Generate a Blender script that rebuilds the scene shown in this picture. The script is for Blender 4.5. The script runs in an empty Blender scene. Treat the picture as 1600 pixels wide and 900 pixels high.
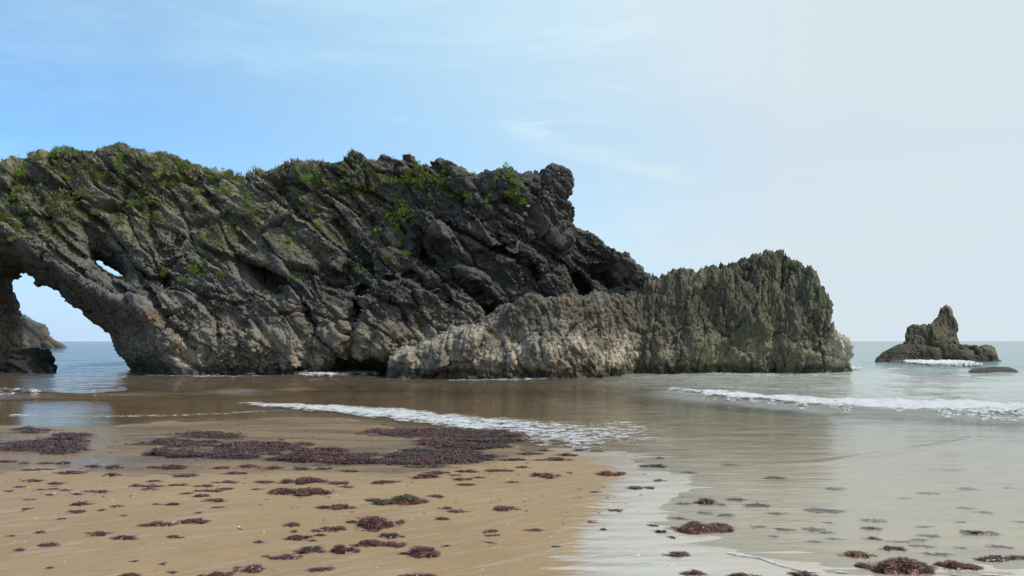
import bpy, math, random
import numpy as np
from mathutils import Vector, Matrix

S = bpy.context.scene
COL = S.collection
F, HOR, CZ = 1155.0, 533.0, 1.8            # focal length and horizon of the 1600x900 picture, eye height above the sea

# ------------------------------------------------------------------ camera
cam_d = bpy.data.cameras.new("camera"); cam = bpy.data.objects.new("camera", cam_d); COL.objects.link(cam)
cam_d.sensor_width = 36.0; cam_d.lens = 36.0 * F / 1600.0
cam_d.shift_y = (HOR - 450.0) / 1600.0
cam_d.clip_start = 0.1; cam_d.clip_end = 30000
cam.location = (0, 0, CZ); cam.rotation_euler = (math.radians(90), 0, 0)
S.camera = cam

# ------------------------------------------------------------------ light
SUN_EL, SUN_AZ = math.radians(50), math.radians(110)   # azimuth clockwise from the view direction (+Y)
W = bpy.data.worlds.new("World"); S.world = W; W.use_nodes = True
wt = W.node_tree; wt.nodes.clear()
def wn(t, **k):
    n = wt.nodes.new(t)
    for a, b in k.items(): setattr(n, a, b)
    return n
sky = wn('ShaderNodeTexSky', sky_type='NISHITA', sun_disc=False)
sky.sun_elevation = SUN_EL; sky.sun_rotation = SUN_AZ
sky.air_density = 1.0; sky.dust_density = 0.4; sky.ozone_density = 2.2
tc = wn('ShaderNodeTexCoord')
sep = wn('ShaderNodeSeparateXYZ'); wt.links.new(tc.outputs['Generated'], sep.inputs[0])
# a veil of thin high cloud, thicker towards the sun's side (+X)
mr = wn('ShaderNodeMapRange'); wt.links.new(sep.outputs['X'], mr.inputs[0])
mr.inputs[1].default_value = -0.64; mr.inputs[2].default_value = 0.34; mr.inputs[3].default_value = 0.0; mr.inputs[4].default_value = 0.93
mp = wn('ShaderNodeMapping'); wt.links.new(tc.outputs['Generated'], mp.inputs[0])
mp.inputs['Rotation'].default_value = (0, math.radians(-14), 0); mp.inputs['Scale'].default_value = (1.1, 1.1, 6.5)
no = wn('ShaderNodeTexNoise'); wt.links.new(mp.outputs[0], no.inputs['Vector'])
no.inputs['Scale'].default_value = 2.2; no.inputs['Detail'].default_value = 7; no.inputs['Roughness'].default_value = 0.62; no.inputs['Distortion'].default_value = 0.4
m2 = wn('ShaderNodeMapRange', interpolation_type='SMOOTHSTEP'); wt.links.new(no.outputs[0], m2.inputs[0])
m2.inputs[1].default_value = 0.42; m2.inputs[2].default_value = 0.80; m2.inputs[3].default_value = -0.02; m2.inputs[4].default_value = 0.24
def wm(op, a, b):
    n = wn('ShaderNodeMath', operation=op)
    for i, x in enumerate((a, b)):
        if isinstance(x, bpy.types.NodeSocket): wt.links.new(x, n.inputs[i])
        else: n.inputs[i].default_value = x
    return n.outputs[0]
def wr(x, a, b, c=0.0, d=1.0):
    n = wn('ShaderNodeMapRange', interpolation_type='SMOOTHSTEP'); wt.links.new(x, n.inputs[0])
    for i, q in enumerate((a, b, c, d)): n.inputs[i + 1].default_value = q
    return n.outputs[0]
# one long wisp of cirrus above the open sea, as slopes of the view direction (x/y, z/y)
yy = wm('MAXIMUM', sep.outputs['Y'], 0.05); su = wm('DIVIDE', sep.outputs['X'], yy); sv = wm('DIVIDE', sep.outputs['Z'], yy)
off = wm('ADD', wm('SUBTRACT', sv, wm('MULTIPLY', su, -0.27)), wm('MULTIPLY', wm('SUBTRACT', no.outputs[0], 0.5), -0.10))
wisp = wm('MULTIPLY', wm('MULTIPLY', wr(off, 0.268, 0.288), wr(off, 0.315, 0.292)), wm('MULTIPLY', wr(su, -0.05, 0.06), wr(su, 0.30, 0.18)))
wisp = wm('MULTIPLY', wisp, wr(no.outputs[0], 0.35, 0.62, 0.1, 0.42))
ad0 = wn('ShaderNodeMath', operation='ADD', use_clamp=True); wt.links.new(wm('ADD', wisp, wr(sep.outputs['Z'], 0.20, 0.46, 0.0, 0.24)), ad0.inputs[0]); wt.links.new(m2.outputs[0], ad0.inputs[1])
ad = wn('ShaderNodeMath', operation='ADD', use_clamp=True); wt.links.new(mr.outputs[0], ad.inputs[0]); wt.links.new(ad0.outputs[0], ad.inputs[1])
mx = wn('ShaderNodeMix', data_type='RGBA'); wt.links.new(ad.outputs[0], mx.inputs[0]); gain = wn('ShaderNodeMix', data_type='RGBA', blend_type='MULTIPLY'); gain.inputs[0].default_value = 1; gain.inputs[7].default_value = (0.74, 1.09, 1.32, 1)
wt.links.new(sky.outputs[0], gain.inputs[6]); 
hz = wn('ShaderNodeMapRange', interpolation_type='SMOOTHSTEP'); wt.links.new(sep.outputs['Z'], hz.inputs[0])   # pale air low over the sea
hz.inputs[1].default_value = 0.0; hz.inputs[2].default_value = 0.22; hz.inputs[3].default_value = 0.85; hz.inputs[4].default_value = 0.0
hm = wn('ShaderNodeMix', data_type='RGBA'); wt.links.new(hz.outputs[0], hm.inputs[0]); wt.links.new(gain.outputs[2], hm.inputs[6]); hm.inputs[7].default_value = (3.35, 4.35, 6.3, 1)
wt.links.new(hm.outputs[2], mx.inputs[6])
vc = wn('ShaderNodeMix', data_type='RGBA'); mr2 = wn('ShaderNodeMapRange', interpolation_type='SMOOTHSTEP'); wt.links.new(sep.outputs['X'], mr2.inputs[0]); mr2.inputs[1].default_value = -0.25; mr2.inputs[2].default_value = 0.45; wt.links.new(mr2.outputs[0], vc.inputs[0]); vc.inputs[6].default_value = (4.3, 6.1, 6.9, 1); vc.inputs[7].default_value = (4.6, 5.2, 5.6, 1)
wt.links.new(vc.outputs[2], mx.inputs[7])
bg = wn('ShaderNodeBackground'); bg.inputs[1].default_value = 0.15
wt.links.new(mx.outputs[2], bg.inputs[0])
wo = wn('ShaderNodeOutputWorld'); wt.links.new(bg.outputs[0], wo.inputs[0])

sd = bpy.data.lights.new("sun", 'SUN'); sun = bpy.data.objects.new("sun", sd); COL.objects.link(sun)
sd.energy = 3.6; sd.angle = math.radians(0.6); sd.color = (1.0, 0.94, 0.85)
to_sun = Vector((math.sin(SUN_AZ) * math.cos(SUN_EL), math.cos(SUN_AZ) * math.cos(SUN_EL), math.sin(SUN_EL)))
sun.rotation_euler = (-to_sun).to_track_quat('-Z', 'Y').to_euler(); sun.location = to_sun * 60
S.view_settings.view_transform = 'Standard'; S.view_settings.look = 'None'
S.view_settings.exposure = 0.0; S.view_settings.gamma = 1.0; S.view_settings.use_curve_mapping = False
S.render.engine = 'CYCLES'
S.cycles.max_bounces = 8; S.cycles.transparent_max_bounces = 24; S.cycles.use_denoising = True
S.cycles.caustics_reflective = False; S.cycles.caustics_refractive = False

# ------------------------------------------------------------------ noise in numpy
_r = np.random.RandomState(7)
_P = np.tile(_r.permutation(256), 3).astype(np.int32)
_g = _r.normal(size=(256, 3)); _G = (_g / np.linalg.norm(_g, axis=1)[:, None]).astype(np.float32)
_J = _r.rand(256, 3).astype(np.float32); _H = _r.rand(256).astype(np.float32)
def _hash(i, j, k): return _P[_P[_P[i & 255] + (j & 255)] + (k & 255)]
def noise(p):                                             # gradient noise, about -1..1
    p = np.asarray(p, np.float32); i = np.floor(p).astype(np.int32); f = p - i
    u = f * f * f * (f * (f * 6 - 15) + 10); out = 0
    for a in (0, 1):
        wx = u[:, 0] if a else 1 - u[:, 0]
        for b in (0, 1):
            wy = u[:, 1] if b else 1 - u[:, 1]
            for c in (0, 1):
                wz = u[:, 2] if c else 1 - u[:, 2]
                g = _G[_hash(i[:, 0] + a, i[:, 1] + b, i[:, 2] + c)]
                out = out + wx * wy * wz * (g[:, 0] * (f[:, 0] - a) + g[:, 1] * (f[:, 1] - b) + g[:, 2] * (f[:, 2] - c))
    return out * 1.6
def fbm(p, oct=4, gain=0.5, lac=2.03, ridge=False):
    p = np.asarray(p, np.float32); s = 0; a = 1.0; t = 0
    for o in range(oct):
        n = noise(p + o * 17.31)
        s = s + a * ((1 - 2 * np.abs(n)) if ridge else n); t += a; a *= gain; p = p * lac
    return s / t
def voronoi(p, full=False):                               # F1, F2, random value of the nearest cell (and a tilt over the cell)
    p = np.asarray(p, np.float32); i = np.floor(p).astype(np.int32); f = p - i
    d1 = np.full(len(p), 9, np.float32); d2 = d1.copy(); cid = np.zeros(len(p), np.int32); off = np.zeros_like(p)
    for a in (-1, 0, 1):
        for b in (-1, 0, 1):
            for c in (-1, 0, 1):
                h = _hash(i[:, 0] + a, i[:, 1] + b, i[:, 2] + c); q = _J[h]
                dv = q + np.array([a, b, c], np.float32) - f; d = np.sqrt((dv * dv).sum(1))
                near = d < d1
                if full: off = np.where(near[:, None], dv, off)
                d2 = np.where(near, d1, np.minimum(d2, d)); cid = np.where(near, h, cid); d1 = np.where(near, d, d1)
    if full: return d1, d2, _H[cid], (off * _G[cid]).sum(1)
    return d1, d2, _H[cid]
def sstep(a, b, x):
    t = np.clip((x - a) / (b - a), 0, 1); return t * t * (3 - 2 * t)
def mixc(c, col, t): return c * (1 - t[:, None]) + np.asarray(col, np.float32)[None] * t[:, None]

def seg_dist(X, Y, pts):                                  # distance to an open polyline
    d = np.full(X.shape, 1e9, np.float32)
    for (x0, y0), (x1, y1) in zip(pts[:-1], pts[1:]):
        ex, ey = x1 - x0, y1 - y0; l = ex * ex + ey * ey + 1e-12
        t = np.clip(((X - x0) * ex + (Y - y0) * ey) / l, 0, 1)
        d = np.minimum(d, np.hypot(X - x0 - t * ex, Y - y0 - t * ey))
    return d
def poly_sd(X, Y, pts):                                   # signed distance to a closed polygon, negative inside
    d = seg_dist(X, Y, list(pts) + [pts[0]]); ins = np.zeros(X.shape, bool)
    for (x0, y0), (x1, y1) in zip(pts, list(pts[1:]) + [pts[0]]):
        if y0 == y1: continue
        ins ^= ((y0 > Y) != (y1 > Y)) & (X < (x1 - x0) * (Y - y0) / (y1 - y0) + x0)
    return np.where(ins, -d, d)
def smax(a, b, k):
    h = np.maximum(k - np.abs(a - b), 0) / k
    return np.maximum(a, b) + h * h * k * 0.25

# ------------------------------------------------------------------ objects, tags, meshes
def tag(o, label=None, cat=None, group=None, kind=None):
    if label: o['label'] = label
    if cat: o['category'] = cat
    if group: o['group'] = group
    if kind: o['kind'] = kind
    return o
def empty(name, loc):
    o = bpy.data.objects.new(name, None); COL.objects.link(o); o.location = loc; o.empty_display_size = 0.3; return o
def mesh(name, v, faces, mat, col=None, smooth=True, attrs=None):
    me = bpy.data.meshes.new(name); v = np.asarray(v, np.float32); faces = np.asarray(faces, np.int32); k = faces.shape[1]
    me.vertices.add(len(v)); me.vertices.foreach_set('co', v.ravel())
    me.loops.add(faces.size); me.loops.foreach_set('vertex_index', faces.ravel())
    me.polygons.add(len(faces)); me.polygons.foreach_set('loop_start', np.arange(0, faces.size, k, dtype=np.int32))
    me.polygons.foreach_set('use_smooth', np.full(len(faces), smooth))
    if col is not None:
        a = me.attributes.new('col', 'FLOAT_COLOR', 'POINT')
        a.data.foreach_set('color', np.concatenate([col, np.ones((len(v), 1))], 1).astype(np.float32).ravel())
    for nm, val in (attrs or {}).items():
        a = me.attributes.new(nm, 'FLOAT', 'POINT'); a.data.foreach_set('value', np.asarray(val, np.float32).ravel())
    me.materials.append(mat); me.update(calc_edges=True); me.validate()
    return me
def obj(name, me, parent=None, loc=None):
    o = bpy.data.objects.new(name, me); COL.objects.link(o)
    if parent: o.parent = parent
    if loc is not None: o.location = loc
    return o

def surface_nets(val, org, vox):
    nx, ny, nz = val.shape; neg = val < 0
    allin = np.ones((nx - 1, ny - 1, nz - 1), bool); anyin = np.zeros_like(allin)
    cs = [(a, b, c) for a in (0, 1) for b in (0, 1) for c in (0, 1)]
    for a, b, c in cs:
        s = neg[a:nx - 1 + a, b:ny - 1 + b, c:nz - 1 + c]; allin &= s; anyin |= s
    act = anyin & ~allin; I, J, K = np.nonzero(act); n = len(I)
    idx = np.full(act.shape, -1, np.int32); idx[I, J, K] = np.arange(n)
    cv = {c: val[I + c[0], J + c[1], K + c[2]] for c in cs}
    sm = np.zeros((n, 3), np.float32); ct = np.zeros(n, np.float32)
    for c0 in cs:
        for ax in range(3):
            if c0[ax]: continue
            c1 = tuple(1 if q == ax else c0[q] for q in range(3))
            a, b = cv[c0], cv[c1]; x = (a < 0) != (b < 0)
            t = np.where(x, a / np.where(x, a - b, 1), 0)
            for q in range(3): sm[:, q] += np.where(x, c0[q] + (t if q == ax else 0), 0)
            ct += x
    v = (np.stack([I, J, K], 1) + sm / ct[:, None]) * vox + np.asarray(org)
    fs = []
    for ax in range(3):
        u, w = (ax + 1) % 3, (ax + 2) % 3
        sl0 = [slice(None)] * 3; sl1 = [slice(None)] * 3
        sl0[ax] = slice(0, -1); sl1[ax] = slice(1, None)
        for s in (sl0, sl1): s[u] = slice(1, -1); s[w] = slice(1, -1)
        n0, n1 = neg[tuple(sl0)], neg[tuple(sl1)]; e = np.nonzero(n0 != n1)
        if len(e[0]) == 0: continue
        p = [None] * 3; p[ax] = e[ax]; p[u] = e[u] + 1; p[w] = e[w] + 1
        def cell(du, dw):
            q = list(p); q[u] = p[u] - du; q[w] = p[w] - dw; return idx[q[0], q[1], q[2]]
        quad = np.stack([cell(1, 1), cell(0, 1), cell(0, 0), cell(1, 0)], 1)
        quad[~n0[e]] = quad[~n0[e]][:, ::-1]
        fs.append(quad)
    return v.astype(np.float32), np.concatenate(fs)

def vnormals(v, f):
    n = np.cross(v[f[:, 2]] - v[f[:, 0]], v[f[:, 3]] - v[f[:, 1]]); out = np.zeros_like(v)
    for k in range(4):
        for q in range(3): out[:, q] += np.bincount(f[:, k], n[:, q], len(v))
    return out / (np.linalg.norm(out, axis=1)[:, None] + 1e-9)

def subdivide(v, f, n):
    """Each quad that can face the beach becomes four."""
    m = n[f].mean(1)[:, 1] < 0.35; a = f[m]; rest = f[~m]
    e = np.sort(np.stack([a, np.roll(a, -1, 1)], -1).reshape(-1, 2), 1); key = e[:, 0].astype(np.int64) * len(v) + e[:, 1]
    u, inv = np.unique(key, return_inverse=True); mid = (v[u // len(v)] + v[u % len(v)]) * 0.5; cen = v[a].mean(1)
    mi = len(v) + inv.reshape(-1, 4); ci = len(v) + len(mid) + np.arange(len(a))
    q = [np.stack([a[:, k], mi[:, k], ci, mi[:, k - 1]], 1) for k in range(4)]
    return np.concatenate([v, mid, cen]), np.concatenate(q + [rest])

# ------------------------------------------------------------------ materials
def nodes(name):
    m = bpy.data.materials.new(name); m.use_nodes = True; t = m.node_tree; t.nodes.clear()
    out = t.nodes.new('ShaderNodeOutputMaterial'); return m, t, out
def nn(t, typ, ins=None, **k):
    n = t.nodes.new(typ)
    for a, b in k.items(): setattr(n, a, b)
    for a, b in (ins or {}).items():
        if isinstance(b, bpy.types.NodeSocket): t.links.new(b, n.inputs[a])
        else: n.inputs[a].default_value = b
    return n
def math_(t, op, a, b=0.0, clamp=False):
    n = t.nodes.new('ShaderNodeMath'); n.operation = op; n.use_clamp = clamp
    for i, x in enumerate((a, b)):
        if isinstance(x, bpy.types.NodeSocket): t.links.new(x, n.inputs[i])
        else: n.inputs[i].default_value = x
    return n.outputs[0]
def mapr(t, x, a, b, c=0.0, d=1.0):
    return nn(t, 'ShaderNodeMapRange', {0: x, 1: a, 2: b, 3: c, 4: d}, interpolation_type='SMOOTHSTEP').outputs[0]
def mixn(t, fac, a, b, blend='MIX'):
    n = nn(t, 'ShaderNodeMix', {0: fac, 6: a, 7: b}, data_type='RGBA', blend_type=blend); return n.outputs[2]
def posn(t, scale=(1, 1, 1), rot=(0, 0, 0)):
    g = t.nodes.new('ShaderNodeNewGeometry')
    return nn(t, 'ShaderNodeMapping', {0: g.outputs['Position'], 'Scale': scale, 'Rotation': rot}).outputs[0]
def tex(t, vec, scale, detail=6, rough=0.6, dist=0.0):
    return nn(t, 'ShaderNodeTexNoise', {'Vector': vec, 'Scale': scale, 'Detail': detail, 'Roughness': rough, 'Distortion': dist}).outputs[0]
def attr(t, name, out='Fac'): return nn(t, 'ShaderNodeAttribute', attribute_name=name).outputs[out]

def rock_material(name, bump=0.9, bedded=False):
    m, t, out = nodes(name)
    c = attr(t, 'col', 'Color'); p = posn(t)
    if bedded: p = nn(t, 'ShaderNodeMapping', {0: posn(t, rot=(0, math.radians(-42), 0)), 'Scale': (0.42, 0.7, 1.5)}).outputs[0]
    n1 = tex(t, p, 3.0, 8, 0.7); n2 = tex(t, p, 16.0, 6, 0.7)
    k = mapr(t, n1, 0.3, 0.72, 0.62, 1.38); k2 = mapr(t, n2, 0.3, 0.7, 0.65, 1.4)
    cc = mixn(t, 1.0, c, nn(t, 'ShaderNodeCombineColor', {0: k, 1: k, 2: k}).outputs[0], 'MULTIPLY')
    cc = mixn(t, 1.0, cc, nn(t, 'ShaderNodeCombineColor', {0: k2, 1: k2, 2: k2}).outputs[0], 'MULTIPLY')
    vo = nn(t, 'ShaderNodeTexVoronoi', {'Vector': p, 'Scale': 7.0}).outputs['Distance']
    h = math_(t, 'ADD', math_(t, 'MULTIPLY', n2, 0.6), math_(t, 'ADD', math_(t, 'MULTIPLY', vo, 0.5), n1))
    b = nn(t, 'ShaderNodeBump', {'Height': h, 'Strength': bump, 'Distance': 0.09}).outputs[0]
    zz = nn(t, 'ShaderNodeSeparateXYZ', {0: posn(t)}).outputs['Z']
    rg = mapr(t, zz, 0.15, 0.6, 0.45, 0.92)
    bs = nn(t, 'ShaderNodeBsdfPrincipled', {'Base Color': cc, 'Roughness': rg, 'Normal': b, 'Specular IOR Level': 0.3})
    t.links.new(bs.outputs[0], out.inputs[0]); return m
M_ROCK = rock_material('limestone_rock', 0.75, True); M_KARST = rock_material('pitted_limestone', 0.8)

def plant_material(name):
    m, t, out = nodes(name)
    c = attr(t, 'col', 'Color'); oi = t.nodes.new('ShaderNodeObjectInfo')
    hs = nn(t, 'ShaderNodeHueSaturation', {'Hue': math_(t, 'ADD', math_(t, 'MULTIPLY', oi.outputs['Random'], 0.03), 0.485),
            'Value': math_(t, 'ADD', math_(t, 'MULTIPLY', oi.outputs['Random'], 0.5), 0.75), 'Color': c}).outputs[0]
    d = nn(t, 'ShaderNodeBsdfPrincipled', {'Base Color': hs, 'Roughness': 0.6, 'Specular IOR Level': 0.3})
    tr = nn(t, 'ShaderNodeBsdfTranslucent', {0: hs})
    mxs = nn(t, 'ShaderNodeMixShader', {0: 0.3, 1: d.outputs[0], 2: tr.outputs[0]})
    t.links.new(mxs.outputs[0], out.inputs[0]); return m
M_PLANT = plant_material('leaf')

def weed_material():
    m, t, out = nodes('seaweed')
    c = attr(t, 'col', 'Color')
    n = tex(t, posn(t), 60, 3)
    k = mapr(t, n, 0.3, 0.7, 0.6, 1.4)
    cc = mixn(t, 1.0, c, nn(t, 'ShaderNodeCombineColor', {0: k, 1: k, 2: k}).outputs[0], 'MULTIPLY')
    bs = nn(t, 'ShaderNodeBsdfPrincipled', {'Base Color': cc, 'Roughness': 0.36, 'Specular IOR Level': 0.5})
    t.links.new(bs.outputs[0], out.inputs[0]); return m
M_WEED = weed_material()

def shell_material():
    m, t, out = nodes('shell')
    n = tex(t, posn(t), 90, 3)
    cc = mixn(t, n, (0.8, 0.76, 0.68, 1), (0.62, 0.55, 0.47, 1))
    bs = nn(t, 'ShaderNodeBsdfPrincipled', {'Base Color': cc, 'Roughness': 0.4})
    t.links.new(bs.outputs[0], out.inputs[0]); return m
M_SHELL = shell_material()

def foam_material():
    m, t, out = nodes('sea_foam')
    p = posn(t, (1, 1.6, 1.6)); e = attr(t, 'cover')
    n1 = tex(t, p, 3.2, 8, 0.68, 0.6); n2 = tex(t, p, 14, 5, 0.65, 0.5)
    v = nn(t, 'ShaderNodeTexVoronoi', {'Vector': p, 'Scale': 6.0}, feature='DISTANCE_TO_EDGE').outputs['Distance']
    s = math_(t, 'SUBTRACT', math_(t, 'ADD', math_(t, 'MULTIPLY', n1, 1.3), math_(t, 'MULTIPLY', n2, 0.9)), 0.5)
    s = math_(t, 'SUBTRACT', s, math_(t, 'MULTIPLY', v, 0.35))
    a = mapr(t, math_(t, 'ADD', s, e), 0.96, 1.26)
    b = nn(t, 'ShaderNodeBump', {'Height': math_(t, 'ADD', n1, n2), 'Strength': 1.0, 'Distance': 0.12}).outputs[0]
    d = nn(t, 'ShaderNodeBsdfPrincipled', {'Base Color': (0.84, 0.85, 0.85, 1), 'Roughness': 0.6, 'Normal': b})
    tr = nn(t, 'ShaderNodeBsdfTransparent')
    mxs = nn(t, 'ShaderNodeMixShader', {0: a, 1: tr.outputs[0], 2: d.outputs[0]})
    t.links.new(mxs.outputs[0], out.inputs[0]); return m
M_FOAM = foam_material()

def sand_material():
    m, t, out = nodes('sand')
    p = posn(t); wd = attr(t, 'wetdist'); dmp = attr(t, 'damp')
    pr = posn(t, rot=(0, 0, math.radians(-34)))                     # the backwash ran along this direction
    def sc(v, k): return nn(t, 'ShaderNodeMapping', {0: v, 'Scale': k}).outputs[0]
    streak = tex(t, sc(pr, (0.42, 3.2, 1)), 2.6, 7, 0.66, 0.35); thin = tex(t, sc(pr, (0.6, 9.0, 1)), 2.4, 5, 0.6, 0.5)
    big = tex(t, p, 0.45, 4, 0.5); fine = tex(t, p, 150, 3, 0.75); mid = tex(t, p, 9, 5, 0.7)
    base = mixn(t, mapr(t, big, 0.3, 0.7), (0.300, 0.196, 0.095, 1), (0.365, 0.243, 0.124, 1))
    patch = tex(t, sc(pr, (0.35, 0.9, 1)), 1.1, 5, 0.6, 0.6)
    base = mixn(t, mapr(t, patch, 0.48, 0.66, 0, 0.6), base, (0.275, 0.182, 0.095, 1))                 # still moist patches
    base = mixn(t, mapr(t, mid, 0.35, 0.75, 0.0, 0.40), base, (0.25, 0.165, 0.085, 1))
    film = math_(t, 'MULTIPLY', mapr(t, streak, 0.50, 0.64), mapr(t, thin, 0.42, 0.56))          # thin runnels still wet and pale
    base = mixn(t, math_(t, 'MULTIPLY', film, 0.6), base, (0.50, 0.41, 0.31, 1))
    base = mixn(t, mapr(t, fine, 0.25, 0.75, 0.0, 0.40), base, (0.17, 0.11, 0.055, 1))
    sp = nn(t, 'ShaderNodeTexVoronoi', {'Vector': p, 'Scale': 26.0}).outputs; dot = mapr(t, sp['Distance'], 0.10, 0.05)
    rc = nn(t, 'ShaderNodeSeparateColor', {0: sp['Color']}).outputs[0]
    base = mixn(t, math_(t, 'MULTIPLY', dot, mapr(t, rc, 0.80, 0.82)), base, (0.10, 0.055, 0.035, 1)) # grit
    base = mixn(t, math_(t, 'MULTIPLY', dot, mapr(t, rc, 0.14, 0.12)), base, (0.62, 0.57, 0.50, 1))
    jn = math_(t, 'SUBTRACT', tex(t, posn(t, (0.5, 4.5, 1)), 3.0, 5, 0.6), 0.5)
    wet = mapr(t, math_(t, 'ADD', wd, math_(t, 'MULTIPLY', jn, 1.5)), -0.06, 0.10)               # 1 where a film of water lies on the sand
    pool = tex(t, posn(t, (0.30, 1.5, 1)), 1.5, 6, 0.6, 0.5)
    damp = mapr(t, math_(t, 'ADD', dmp, math_(t, 'MULTIPLY', jn, 1.6)), -0.15, 0.25)              # soaked sand left by the last wave
    shin = math_(t, 'MULTIPLY', damp, mapr(t, pool, 0.42, 0.56))
    base = mixn(t, math_(t, 'MULTIPLY', damp, 0.85), base, mixn(t, mapr(t, pool, 0.3, 0.7), (0.21, 0.128, 0.062, 1), (0.155, 0.102, 0.058, 1)))
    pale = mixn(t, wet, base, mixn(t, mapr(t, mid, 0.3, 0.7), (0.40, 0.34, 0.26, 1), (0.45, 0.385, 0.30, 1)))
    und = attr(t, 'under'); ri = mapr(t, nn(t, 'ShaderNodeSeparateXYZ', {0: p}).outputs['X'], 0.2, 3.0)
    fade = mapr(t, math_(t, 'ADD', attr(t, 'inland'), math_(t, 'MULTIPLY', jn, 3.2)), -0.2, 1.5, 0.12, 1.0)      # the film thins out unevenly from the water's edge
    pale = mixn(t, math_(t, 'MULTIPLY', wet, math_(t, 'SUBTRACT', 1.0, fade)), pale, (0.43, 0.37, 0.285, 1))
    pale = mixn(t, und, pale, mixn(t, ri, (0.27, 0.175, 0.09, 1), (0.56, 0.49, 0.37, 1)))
    film2 = math_(t, 'MAXIMUM', wet, math_(t, 'MULTIPLY', shin, 0.8))
    rg = math_(t, 'SUBTRACT', mapr(t, streak, 0.35, 0.7, 0.58, 0.42), math_(t, 'MULTIPLY', math_(t, 'MAXIMUM', film2, math_(t, 'MULTIPLY', film, 0.7)), 0.34))
    rip = tex(t, sc(pr, (0.8, 5, 1)), 2.2, 4, 0.55, 0.5)
    hgt = math_(t, 'ADD', math_(t, 'ADD', math_(t, 'MULTIPLY', fine, 0.006), math_(t, 'MULTIPLY', mid, 0.012)), math_(t, 'MULTIPLY', rip, 0.030))
    b = nn(t, 'ShaderNodeBump', {'Height': hgt, 'Strength': mapr(t, wet, 0, 1, 0.6, 0.13), 'Distance': 1.0}).outputs[0]
    bs = nn(t, 'ShaderNodeBsdfPrincipled', {'Base Color': pale, 'Roughness': rg, 'Normal': b,
            'IOR': 1.40, 'Specular IOR Level': 0.45, 'Coat Weight': math_(t, 'MULTIPLY', film2, math_(t, 'MULTIPLY', fade, math_(t, 'SUBTRACT', 0.9, math_(t, 'MULTIPLY', und, 0.9)))), 'Coat Roughness': mapr(t, wet, 0, 1, 0.16, 0.04), 'Coat IOR': 1.5, 'Coat Normal': b})
    t.links.new(bs.outputs[0], out.inputs[0]); return m
M_SAND = sand_material()

def water_material():
    m, t, out = nodes('sea_water')
    dep = attr(t, 'depth')
    r1 = tex(t, posn(t, (0.5, 1.4, 1)), 1.0, 4, 0.55, 0.3); r2 = tex(t, posn(t, (0.8, 2.6, 1)), 4.2, 5, 0.6, 0.4)
    h = math_(t, 'ADD', math_(t, 'MULTIPLY', r1, mapr(t, dep, 0.0, 0.7, 0.014, 0.13)),
              math_(t, 'MULTIPLY', r2, mapr(t, dep, 0.0, 0.45, 0.0045, 0.018)))
    b = nn(t, 'ShaderNodeBump', {'Height': h, 'Strength': 1.0, 'Distance': 1.0}).outputs[0]
    opa = math_(t, 'SUBTRACT', 1.0, math_(t, 'POWER', 2.718, math_(t, 'MULTIPLY', dep, -2.0)))
    xx = nn(t, 'ShaderNodeSeparateXYZ', {0: posn(t)}).outputs['X']; ri = mapr(t, xx, 1.5, 9.0)   # weed stains the left; rock and sky reflection and haze also painted in
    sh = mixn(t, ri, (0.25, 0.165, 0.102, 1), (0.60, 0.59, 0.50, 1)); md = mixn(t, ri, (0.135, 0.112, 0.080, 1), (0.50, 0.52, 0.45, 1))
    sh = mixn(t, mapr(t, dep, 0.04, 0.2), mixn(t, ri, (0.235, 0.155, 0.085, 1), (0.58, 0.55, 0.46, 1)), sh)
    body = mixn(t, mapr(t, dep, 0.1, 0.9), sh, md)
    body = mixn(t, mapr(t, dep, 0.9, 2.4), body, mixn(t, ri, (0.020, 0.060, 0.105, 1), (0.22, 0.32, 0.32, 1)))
    tr = nn(t, 'ShaderNodeBsdfTransparent', {0: (0.93, 0.94, 0.92, 1)})
    df = nn(t, 'ShaderNodeBsdfDiffuse', {0: body, 'Normal': b})
    under = nn(t, 'ShaderNodeMixShader', {0: opa, 1: tr.outputs[0], 2: df.outputs[0]})
    gl = nn(t, 'ShaderNodeBsdfGlossy', {'Roughness': 0.04, 'Normal': b})
    fr = nn(t, 'ShaderNodeFresnel', {'IOR': 1.333, 'Normal': b})
    mxs = nn(t, 'ShaderNodeMixShader', {0: fr.outputs[0], 1: under.outputs[0], 2: gl.outputs[0]})
    t.links.new(mxs.outputs[0], out.inputs[0]); return m
M_WATER = water_material()

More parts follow.
